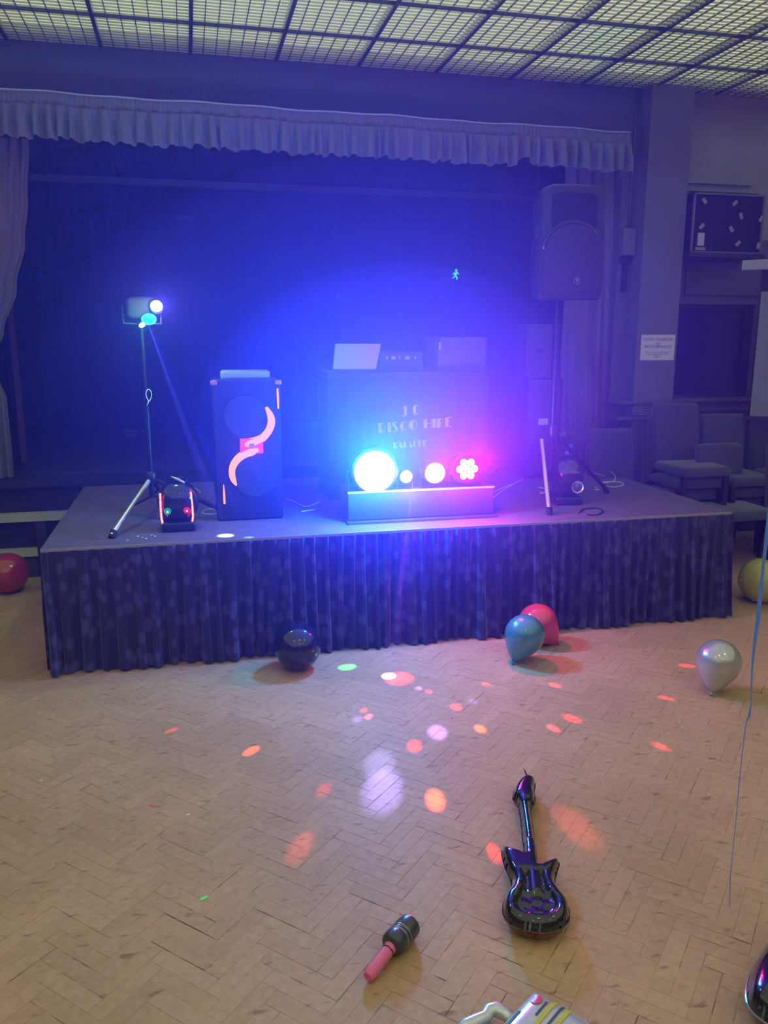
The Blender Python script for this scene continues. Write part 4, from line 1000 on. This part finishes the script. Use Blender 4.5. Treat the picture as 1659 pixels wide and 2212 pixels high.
balloon(643, 1388, 4.175, 0.128, (0.012, 0.014, 0.05), 'navy black balloon resting against the stage skirt near its middle', (0.1, 0.8, 0.5), 1.05, 0.1)
balloon(1162, 1345, 4.21, 0.118, (0.62, 0.05, 0.06), 'red balloon behind the teal one against the stage skirt', (0.62, -0.25, -0.62), 1.12)
balloon(1134, 1362, 3.99, 0.112, (0.09, 0.26, 0.34), 'pearly teal balloon in front of the red one by the skirt', (-0.45, -0.2, -0.80), 1.2, 0.22, 0.25)
balloon(1552, 1436, 3.40, 0.112, (0.52, 0.50, 0.50), 'pearly silver balloon alone on the floor at the right', (-0.42, -0.35, -0.85), 1.2, 0.2, 0.45)
balloon(1640, 1262, 4.60, 0.152, (0.50, 0.46, 0.06), 'yellow balloon right of the stage, beneath the chairs', (-1, 0.1, 0.05), 0.86)

# ================================================================== INFLATABLES
def inside(p, poly):
    x, y = p; c_ = False; n = len(poly)
    for i in range(n):
        x1, y1 = poly[i]; x2, y2 = poly[(i+1) % n]
        if (y1 > y) != (y2 > y) and x < (x2-x1)*(y-y1)/(y2-y1)+x1: c_ = not c_
    return c_
def nearest(p, poly):
    best = (9e9, None); x, y = p; n = len(poly)
    for i in range(n):
        x1, y1 = poly[i]; x2, y2 = poly[(i+1) % n]; dx, dy = x2-x1, y2-y1
        t = max(0, min(1, ((x-x1)*dx+(y-y1)*dy)/((dx*dx+dy*dy) or 1))); qx, qy = x1+t*dx, y1+t*dy; d = (qx-x)**2+(qy-y)**2
        if d < best[0]: best = (d, (qx, qy))
    return math.sqrt(best[0]), best[1]
def smooth_poly(P, n=3):
    Q = []
    N = len(P)
    for i in range(N):
        p0_, p1_, p2_, p3_ = P[i-1], P[i], P[(i+1) % N], P[(i+2) % N]
        for k in range(n):
            t = k/n; Q.append(tuple(0.5*((2*p1_[j])+(p2_[j]-p0_[j])*t+(2*p0_[j]-5*p1_[j]+4*p2_[j]-p3_[j])*t*t+(3*p1_[j]-p0_[j]-3*p2_[j]+p3_[j])*t**3) for j in range(2)))
    return Q
def inflate(poly, step, hfun, sign=1):
    xs_ = [p[0] for p in poly]; ys_ = [p[1] for p in poly]; mb = MB(); idx = {}
    nx = int((max(xs_)-min(xs_))/step)+3; ny = int((max(ys_)-min(ys_))/step)+3; ox, oy = min(xs_)-step, min(ys_)-step
    ins = {}
    for i in range(nx+1):
        for j in range(ny+1): ins[i, j] = inside((ox+i*step, oy+j*step), poly)
    def vid(i, j):
        if (i, j) in idx: return idx[i, j]
        p = (ox+i*step, oy+j*step); d, q = nearest(p, poly)
        if not ins[i, j]: v = (q[0], q[1], 0.0)
        elif d < step*0.35: v = (q[0], q[1], 0.0)
        else: v = (p[0], p[1], sign*hfun(p, d))
        idx[i, j] = len(mb.v); mb.v.append(v); return idx[i, j]
    for i in range(nx):
        for j in range(ny):
            if ins[i, j]+ins[i+1, j]+ins[i, j+1]+ins[i+1, j+1] >= 1:
                f = [vid(i, j), vid(i+1, j), vid(i+1, j+1), vid(i, j+1)]
                if sign < 0: f.reverse()
                mb.f.append(tuple(f)); mb.mi.append(0)
    return mb
vinyl = mat('black_vinyl', (0.012, 0.010, 0.02), 0.13, coat=0.8, bump=0.06, bscale=25)
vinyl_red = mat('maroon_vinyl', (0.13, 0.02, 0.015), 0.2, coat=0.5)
GZ = 0.048
gp_px = [(665,125),(690,180),(765,205),(755,300),(765,370),(750,440),(715,480),(735,640),(770,860),(800,1105),(850,1108),(930,1080),(1020,1050),(1000,1150),(975,1240),(990,1330),(1050,1420),(1110,1500),(1130,1590),(1120,1680),(1060,1745),(980,1780),(850,1800),(700,1780),(560,1740),(470,1680),(430,1600),(425,1520),(450,1430),(500,1360),(520,1290),(500,1210),(450,1110),(410,925),(500,955),(590,980),(645,1000),(655,960),(640,840),(620,640),(595,480),(560,400),(530,380),(545,290),(590,220),(640,180)]
gw_ = [FZ(1000+x*0.2034, 1650+y*0.2034, GZ) for x, y in gp_px]
go = Vector((0.99, 2.17, 0))
gpoly = smooth_poly([(p.x-go.x, p.y-go.y) for p in gw_], 3)
bc = FZ(1000+780*0.2034, 1650+1500*0.2034, GZ)-go
bc2 = FZ(1000+755*0.2034, 1650+1400*0.2034, GZ)-go
ha = FZ(1000+640*0.2034, 1650+400*0.2034, GZ)-go
ax_ = (Vector((bc.x, bc.y))-Vector((ha.x, ha.y))).normalized()
def gh(p, d):
    r = 0.030; h = math.sqrt(max(0, r*r-(d-r)**2)) if d < r else r
    h *= 1.35
    q = Vector(p)-Vector((bc.x, bc.y)); along = q.dot(ax_); perp = abs(q.x*ax_.y-q.y*ax_.x)
    if along > -0.13:                     # the dished centre of the body with its embossed panel
        rr_ = math.hypot(along/0.10, perp/0.085)
        if d > 0.03: h -= 0.022*min(1, (d-0.03)/0.02)
        if d > 0.03 and rr_ < 0.75: h += 0.0022*math.sin(along*130+perp*60)*math.cos(perp*95) + 0.004
    if along < 0.0 and perp < 0.026: h = max(h, 0.036*math.sqrt(max(0, 1-(perp/0.026)**2))+0.004) if along > -0.30 and along < -0.02 else h
    return max(0.002, h)
gt = thing('inflatable_guitar', 'glossy black inflatable toy guitar lying on the parquet, neck pointing to the stage', 'inflatable guitar', (go.x, go.y, GZ))
g1_ = inflate(gpoly, 0.0065, gh, 1); g1_.build('front_shell', vinyl, gt, smooth=True)
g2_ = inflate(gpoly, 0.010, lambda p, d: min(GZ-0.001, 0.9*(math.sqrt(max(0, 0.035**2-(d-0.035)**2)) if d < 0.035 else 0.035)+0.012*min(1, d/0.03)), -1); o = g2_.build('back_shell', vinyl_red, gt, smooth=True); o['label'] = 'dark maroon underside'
MB().tube([Vector((x, y, 0)) for x, y in gpoly]+[Vector((*gpoly[0], 0))], 0.0022, 5).build('seam', vinyl, gt)
tip = FZ(1000+665*0.2034, 1650+125*0.2034, GZ)-go
MB().tube([(tip.x, tip.y-0.02, 0.0), (tip.x+0.002, tip.y+0.01, 0.012), (tip.x+0.004, tip.y+0.03, 0.014)], [0.006, 0.003, 0.001], 6).build('valve_tab', vinyl, gt)

# inflatable microphone
ma = FZ(797, 2108, 0.02); mbp = FZ(846, 2044, 0.034); mc = FZ(884, 1998, 0.042)
dirn = (mc-ma); dirn.z = 0; 
mi_ = thing('inflatable_microphone', 'toy inflatable microphone with pink handle and grey-black head on the floor', 'toy microphone', (mbp.x, mbp.y, 0))
O2 = Vector((mbp.x, mbp.y, 0))
pk = mat('pink_vinyl', (0.80, 0.16, 0.32), 0.45)
dn = (mbp-ma).normalized(); L_ = (mbp-ma).length
def taper(name, m_, prof, A0, ax, par):
    M = Matrix.Translation(A0) @ ax.to_track_quat('Z', 'Y').to_matrix().to_4x4()
    return MB().lathe(prof, 24, M).build(name, m_, par, smooth=SM)
A0 = Vector((ma.x, ma.y, 0.0205))-O2; B0 = Vector((mbp.x, mbp.y, 0.036))-O2; ax1 = (B0-A0).normalized(); LL = (B0-A0).length
taper('handle', pk, [(0.004, -0.004), (0.014, -0.006), (0.019, 0.004), (0.0195, 0.02), (0.0185, LL*0.5), (0.019, LL-0.018), (0.020, LL)], A0, ax1, mi_)
taper('band', vinyl, [(0.0200, 0), (0.0205, 0.001), (0.0205, 0.003), (0.0200, 0.004)], A0+ax1*(LL-0.024), ax1, mi_)
gv = mat('grey_vinyl', (0.05, 0.05, 0.075), 0.3, coat=0.3)
HR = 0.037
C0 = Vector((mc.x, mc.y, HR+0.001))-O2; hd_ = C0-Vector((0, 0, 0))-Vector((B0.x, B0.y, HR+0.001)); hl = hd_.length; ax2 = hd_.normalized(); S0 = Vector((B0.x, B0.y, HR+0.001))-ax2*0.008
hdm = taper('head', gv, [(0.012, -0.001), (0.028, 0.002), (0.0355, 0.010), (HR, 0.02), (HR, 0.042), (0.035, 0.045), (HR, 0.048), (HR, 0.055), (0.035, 0.058), (HR, 0.061), (HR*0.99, hl+0.002), (0.034, hl+0.014), (0.030, hl+0.014), (0.024, hl+0.010), (0.0, hl+0.008)], S0, ax2, mi_)
for k in (0.0435, 0.0595): taper('silver_ring', alu, [(HR-0.0015, 0), (HR+0.0004, 0.0006), (HR+0.0004, 0.0022), (HR-0.0015, 0.003)], S0+ax2*k, ax2, hdm)

# silver inflatable radio at the bottom edge
c_a, c_b, c_c = FZ(1152, 2148, 0.06), FZ(1094, 2214, 0.06), FZ(1226, 2196, 0.06)
u = (c_b-c_a); u.z = 0; u.normalize(); v_ = (c_c-c_a); v_.z = 0; v_ = (v_-u*v_.dot(u)).normalized()
bo = thing('inflatable_radio', 'silver inflatable toy radio with yellow stripes and red dot at the bottom edge', 'inflatable radio', (c_a.x, c_a.y, 0.055))
def bp_(a, b, z=0): return Vector((u.x*a+v_.x*b, u.y*a+v_.y*b, z))
def rad_h(p, d): r = 0.05; return (math.sqrt(max(0, r*r-(d-r)**2)) if d < r else r)*0.85
rw, rl = 0.22, 0.34
rp = [bp_(a, b) for a, b in ((0, 0), (rl*.5, -0.006), (rl, 0), (rl+0.01, rw*.5), (rl, rw), (rl*.5, rw+0.006), (0, rw), (-0.006, rw*.5))]
rpoly = [(p.x, p.y) for p in rp]
inflate(rpoly, 0.008, rad_h, 1).build('front_panel', silver_foil, bo, smooth=True)
inflate(rpoly, 0.012, lambda p, d: min(0.053, rad_h(p, d)*1.2), -1).build('back_panel', silver_foil, bo, smooth=True)
yel = mat('yellow_print', (0.55, 0.50, 0.06), 0.35); grn = mat('dark_stripe', (0.06, 0.10, 0.10), 0.35); redp = mat('red_print', (0.62, 0.07, 0.09), 0.35)
def surf(a, b, off=0.0):
    q = bp_(a, b); d, _ = nearest((q.x, q.y), rpoly); return Vector((q.x, q.y, rad_h(None, d)+off))
def stripe(b, wd, a0, a1, m_, nm):
    mb = MB(); n = 16
    mb.rings([[surf(a0+(a1-a0)*i/n, b-wd, 0.0005), surf(a0+(a1-a0)*i/n, b-wd, 0.0022), surf(a0+(a1-a0)*i/n, b+wd, 0.0022), surf(a0+(a1-a0)*i/n, b+wd, 0.0005)] for i in range(n+1)]); mb.build(nm, m_, bo)
stripe(0.075, 0.006, 0.012, 0.30, yel, 'yellow_stripe'); stripe(0.060, 0.003, 0.035, 0.09, grn, 'dark_stripe'); stripe(0.098, 0.003, 0.014, 0.30, grn, 'dark_stripe')
stripe(0.115, 0.006, 0.014, 0.30, yel, 'yellow_stripe'); stripe(0.018, 0.004, 0.10, 0.2, grn, 'dark_stripe')
mb = MB(); rg = []
for rr_ in (0.0, 0.008, 0.0165): rg.append([surf(0.045+rr_*math.cos(2*PI*j/20), 0.034+rr_*math.sin(2*PI*j/20), 0.0022) for j in range(20)])
mb.rings(rg, cap=False); mb.build('red_dot', redp, bo, smooth=True)
MB().lathe([(0.045, -0.002), (0.046, 0.006), (0.03, 0.016), (0, 0.02)], 28, Matrix.Translation(surf(0.10, 0.155, -0.008))).build('speaker_dome', vinyl, bo, smooth=SM)
hp_ = [FZ(x, y, 0.055)-Vector((c_a.x, c_a.y, 0.055)) for x, y in ((1107, 2206), (1090, 2190), (1072, 2180), (1056, 2184), (1049, 2198), (1030, 2206), (1008, 2216), (985, 2230))]
MB().tube(hp_, [0.012, 0.017, 0.019, 0.018, 0.017, 0.018, 0.018, 0.016], 14).build('handle', silver_foil, bo, smooth=True)

# black inflatable at the right edge
ip = [FZ(x, y, 0.07) for x, y in ((1700, 1990), (1659, 2042), (1638, 2074), (1624, 2096), (1615, 2122), (1612, 2150), (1618, 2176), (1640, 2200), (1680, 2222), (1760, 2230), (1830, 2150), (1800, 2010))]
io = Vector((ip[4].x, ip[4].y, 0)); bi = thing('black_inflatable', 'glossy black inflatable toy cut off by the lower right edge', 'inflatable', (io.x, io.y, 0.07))
ipoly = smooth_poly([(p.x-io.x, p.y-io.y) for p in ip], 3)
hb_ = lambda p, d: math.sqrt(max(0, 0.07**2-(d-0.07)**2)) if d < 0.07 else 0.07
inflate(ipoly, 0.009, hb_, 1).build('top_shell', vinyl, bi, smooth=True); inflate(ipoly, 0.012, lambda p, d: min(0.069, hb_(p, d)), -1).build('under_shell', vinyl, bi, smooth=True)
MB().tube([Vector((x, y, 0)) for x, y in ipoly]+[Vector((*ipoly[0], 0))], 0.0035, 5).build('seam', mat('clear_seam', (0.2, 0.2, 0.25), 0.2), bi)

# ribbon of a floating balloon
rbn = thing('floating_balloon', 'long blue curling ribbon hanging at the right edge from a floating balloon', 'balloon ribbon', (1.60, 1.95, 0))
pr_ = []
for (px, py, wd) in ((1574, 1975, 1.4), (1577, 1900, 1.5), (1583, 1840, 1.3), (1590, 1770, 1.2), (1597, 1690, 1.6), (1604, 1620, 1.5), (1612, 1560, 1.6), (1619, 1545, 3.2), (1622, 1520, 1.4), (1625, 1440, 2.4), (1630, 1390, 4.0), (1637, 1340, 5.5), (1643, 1280, 5.2), (1649, 1220, 4.0), (1655, 1170, 5.0), (1662, 1110, 5.5), (1672, 1000, 4), (1700, 860, 4), (1750, 700, 3), (1810, 520, 3), (1860, 350, 3)):
    p = FY(px, py, 1.95); pr_.append((p-Vector((1.60, 1.95, 0)), wd*0.00135/2*(2.0 if wd > 2.3 else 1.5)))
pr_[0][0].z = 0.004
mb = MB(); mb.rings([[c_+Vector((w2*math.cos(0.5), -w2*math.sin(0.5)*0.4, 0)), c_+Vector((0, -0.0006, 0)), c_-Vector((w2*math.cos(0.5), -w2*math.sin(0.5)*0.4, 0)), c_+Vector((0, 0.0006, 0))] for c_, w2 in pr_])
mb.build('ribbon', mat('ribbon_blue', (0.12, 0.28, 1.0), 0.3), rbn, smooth=False)
te = pr_[-1][0]
q = Matrix.Translation(te+Vector((0.0, 0, 0.20)))
prof = [(max(0.0005, 0.14*math.sin(PI*i/20)*(1-0.25*max(0, math.cos(PI*i/20))**2)), -0.17*math.cos(PI*i/20)) for i in range(21)]
MB().lathe(prof, 28, q).build('balloon_body', mat('latex_blue', (0.05, 0.1, 0.5), 0.15, coat=0.5), rbn, smooth=True)

# ================================================================== LIGHTS THROWN BY THE EFFECT HEAD
src = pg + Vector((0.0, -0.14, -0.02))
RED, ORG, VIO, GRN, PNK = (1, 0.02, 0.01), (1, 0.10, 0.01), (0.22, 0.12, 1), (0.02, 1, 0.12), (1, 0.08, 0.2)
src2 = Vector((L2.x+0.0, L2.y-0.16, L2.z+0.03))
def pool(px, py, rpx, color, k, z=0.0, blend=0.6, pt=None, s=None):
    p = pt or FZ(px, py, z); s = s or (src2 if p.y < 4.22 and z == 0 else src); d = (p-s).length; cd = math.sqrt(p.x**2+p.y**2+(p.z-CAM_H)**2)
    rad = rpx/FPX*cd
    ang = max(R(1.0), 2*math.atan(rad/d))
    light('pool_light', 'SPOT', s, color, k*d*d*150, 0.004, p, ang, 0.9)
for a in ((750, 1440, 20, GRN, 6), (840, 1460, 17, (1, 0.4, 0.3), 14), (862, 1465, 34, RED, 3), (904, 1487, 11, VIO, 1.5), (926, 1494, 9, RED, 2.2),
          (1050, 1478, 10, RED, 2.5), (1198, 1480, 11, RED, 2.5), (985, 1527, 14, RED, 2.4), (1022, 1515, 12, VIO, 0.7), (786, 1534, 9, RED, 1.8), (796, 1548, 11, PNK, 2.6), (772, 1554, 13, VIO, 0.8),
          (945, 1581, 26, VIO, 1.9), (1037, 1574, 14, ORG, 2.8), (1195, 1573, 13, PNK, 1.2), (1235, 1552, 18, RED, 1.0), (895, 1611, 18, RED, 1.9), (543, 1622, 15, ORG, 2.2),
          (826, 1705, 52, (0.25, 0.2, 1), 0.9), (940, 1727, 24, ORG, 1.9), (1484, 1438, 11, RED, 1.2), (1438, 1508, 12, RED, 1.0), (1427, 1612, 14, RED, 0.8),
          (648, 1830, 30, ORG, 0.35), (1245, 1785, 45, ORG, 0.35), (1068, 1842, 18, RED, 0.8), (700, 1706, 18, RED, 0.35), (370, 1578, 10, RED, 0.7), (820, 1650, 40, (0.25, 0.25, 1), 0.5)):
    pool(*a)
lsr = Vector((e0.x, e0.y-0.08, T+0.22))
for (px, py, c_, lb) in ((441, 1940, (0.1, 0.75, 0.12), 'tiny bright green leaf standing in for a laser dot on the left of the floor'), (327, 1740, (0.8, 0.08, 0.08), 'tiny red disc standing in for a laser dot on the left of the floor'), (89, 1686, (0.7, 0.65, 0.5), 'pale confetti fleck near the left edge of the floor'), (407, 1760, (0.7, 0.62, 0.5), 'pale confetti fleck between the red dot and the floor middle'), (857, 1618, (0.8, 0.05, 0.2), 'tiny crimson disc standing in for a laser dot left of the orange light pool'), (977, 1551, (0.85, 0.1, 0.3), 'tiny pink disc standing in for a laser dot above the violet light pool')):  # coloured flecks stand in for laser dots; only the pale ones are confetti
    q = FZ(px, py); k = 2.2 if px == 441 else 1.0
    o = MB().prism([(0.0075*k*math.cos(2*PI*i/12), 0.0055*k**0.3*math.sin(2*PI*i/12)) for i in range(12)], 0.0, 0.0012, Matrix.Translation((q.x, q.y, 0)) @ Matrix.Rotation(0.5, 4, 'Z')).build('confetti', mat('confetti_%d' % px, c_, 0.3)); tag(o, lb, 'confetti', 'confetti on the floor')
pool(487, 1157, 19, (0.6, 0.8, 1), 9, z=T, s=src); pool(538, 1161, 12, (0.03, 0.15, 1), 12, z=T)
for (x, y, c_) in ((205, 1184, GRN), (276, 1167, GRN), (298, 1158, (0.5, 0.7, 1)), (308, 1161, (0.5, 0.7, 1)), (328, 1156, (0.5, 0.8, 1)), (316, 1163, (0.4, 0.6, 1)), (335, 1158, (0.5, 0.7, 1)), (465, 1161, RED), (651, 1151, RED)):
    pool(x, y, 2, c_, 6, z=T, s=Vector((e0.x+0.02, e0.y-0.2, T+0.55)))

# ceiling downlights over the hall behind the photographer
for i, (x, y) in enumerate(((-1.2, 1.2), (0.9, 1.2), (3.0, 1.2), (-1.2, -1.2), (0.9, -1.2), (3.0, -1.2))):
    d = thing('downlight', 'round ceiling downlight in the louvre ceiling above the hall floor', 'ceiling light', (x, y, CEIL-0.01), 0, 'ceiling downlights over the hall')
    MB().lathe([(0.125, 0.0), (0.13, -0.006), (0.115, -0.008), (0.11, 0.0)], 20).build('rim', alu, d, smooth=SM)
    MB().lathe([(0.0, -0.010), (0.10, -0.010), (0.11, -0.004), (0, -0.004)], 20).build('bulb', MATS.setdefault('bulb', emis('bulb', (1.0, 0.84, 0.64), 34)), d)

# ================================================================== SCATTER VOLUMES added around the stage to stand in for lens glare
hz = bpy.data.materials.new('glare_haze'); hz.use_nodes = True; nt = hz.node_tree; nt.nodes.remove(nt.nodes['Principled BSDF'])
vs = nt.nodes.new('ShaderNodeVolumeScatter'); vs.inputs['Color'].default_value = (*GLARE_COLOR, 1); vs.inputs['Density'].default_value = GLARE_DENSITY
vs.inputs['Anisotropy'].default_value = 0.25
nt.links.new(vs.outputs[0], nt.nodes['Material Output'].inputs['Volume'])
try: hz.cycles.homogeneous_volume = True
except Exception: pass
def glare_mat(name, dens):
    h2 = hz.copy(); h2.name = name; h2.node_tree.nodes[vs.name].inputs['Density'].default_value = dens; return h2
cen = Vector((L1.x+0.15, 4.55, 1.25))
for i, (ax_r, ay_r, az_r, dn_) in enumerate(PLUMES):
    pm = MB().lathe([(max(1e-3, math.sin(PI*i/18)), -math.cos(PI*i/18)) for i in range(19)], 32, Matrix.Translation(cen) @ Matrix.Diagonal((ax_r, ay_r, az_r, 1)))
    o = pm.build('glare_plume', glare_mat('glare_plume', dn_)); o['kind'] = 'stuff'; o['label'] = ('outer', 'inner')[i]+' thicker volume added for the lens glare round the bright lamps'; o['category'] = 'glare_haze'
o = MB().box(-2.95, 5.6, 3.0, 10.1, 0.02, 3.6).build('glare_haze', hz); o['kind'] = 'stuff'; o['label'] = 'thin blue volume added around the stage for the veil of lens glare'; o['category'] = 'glare_haze'
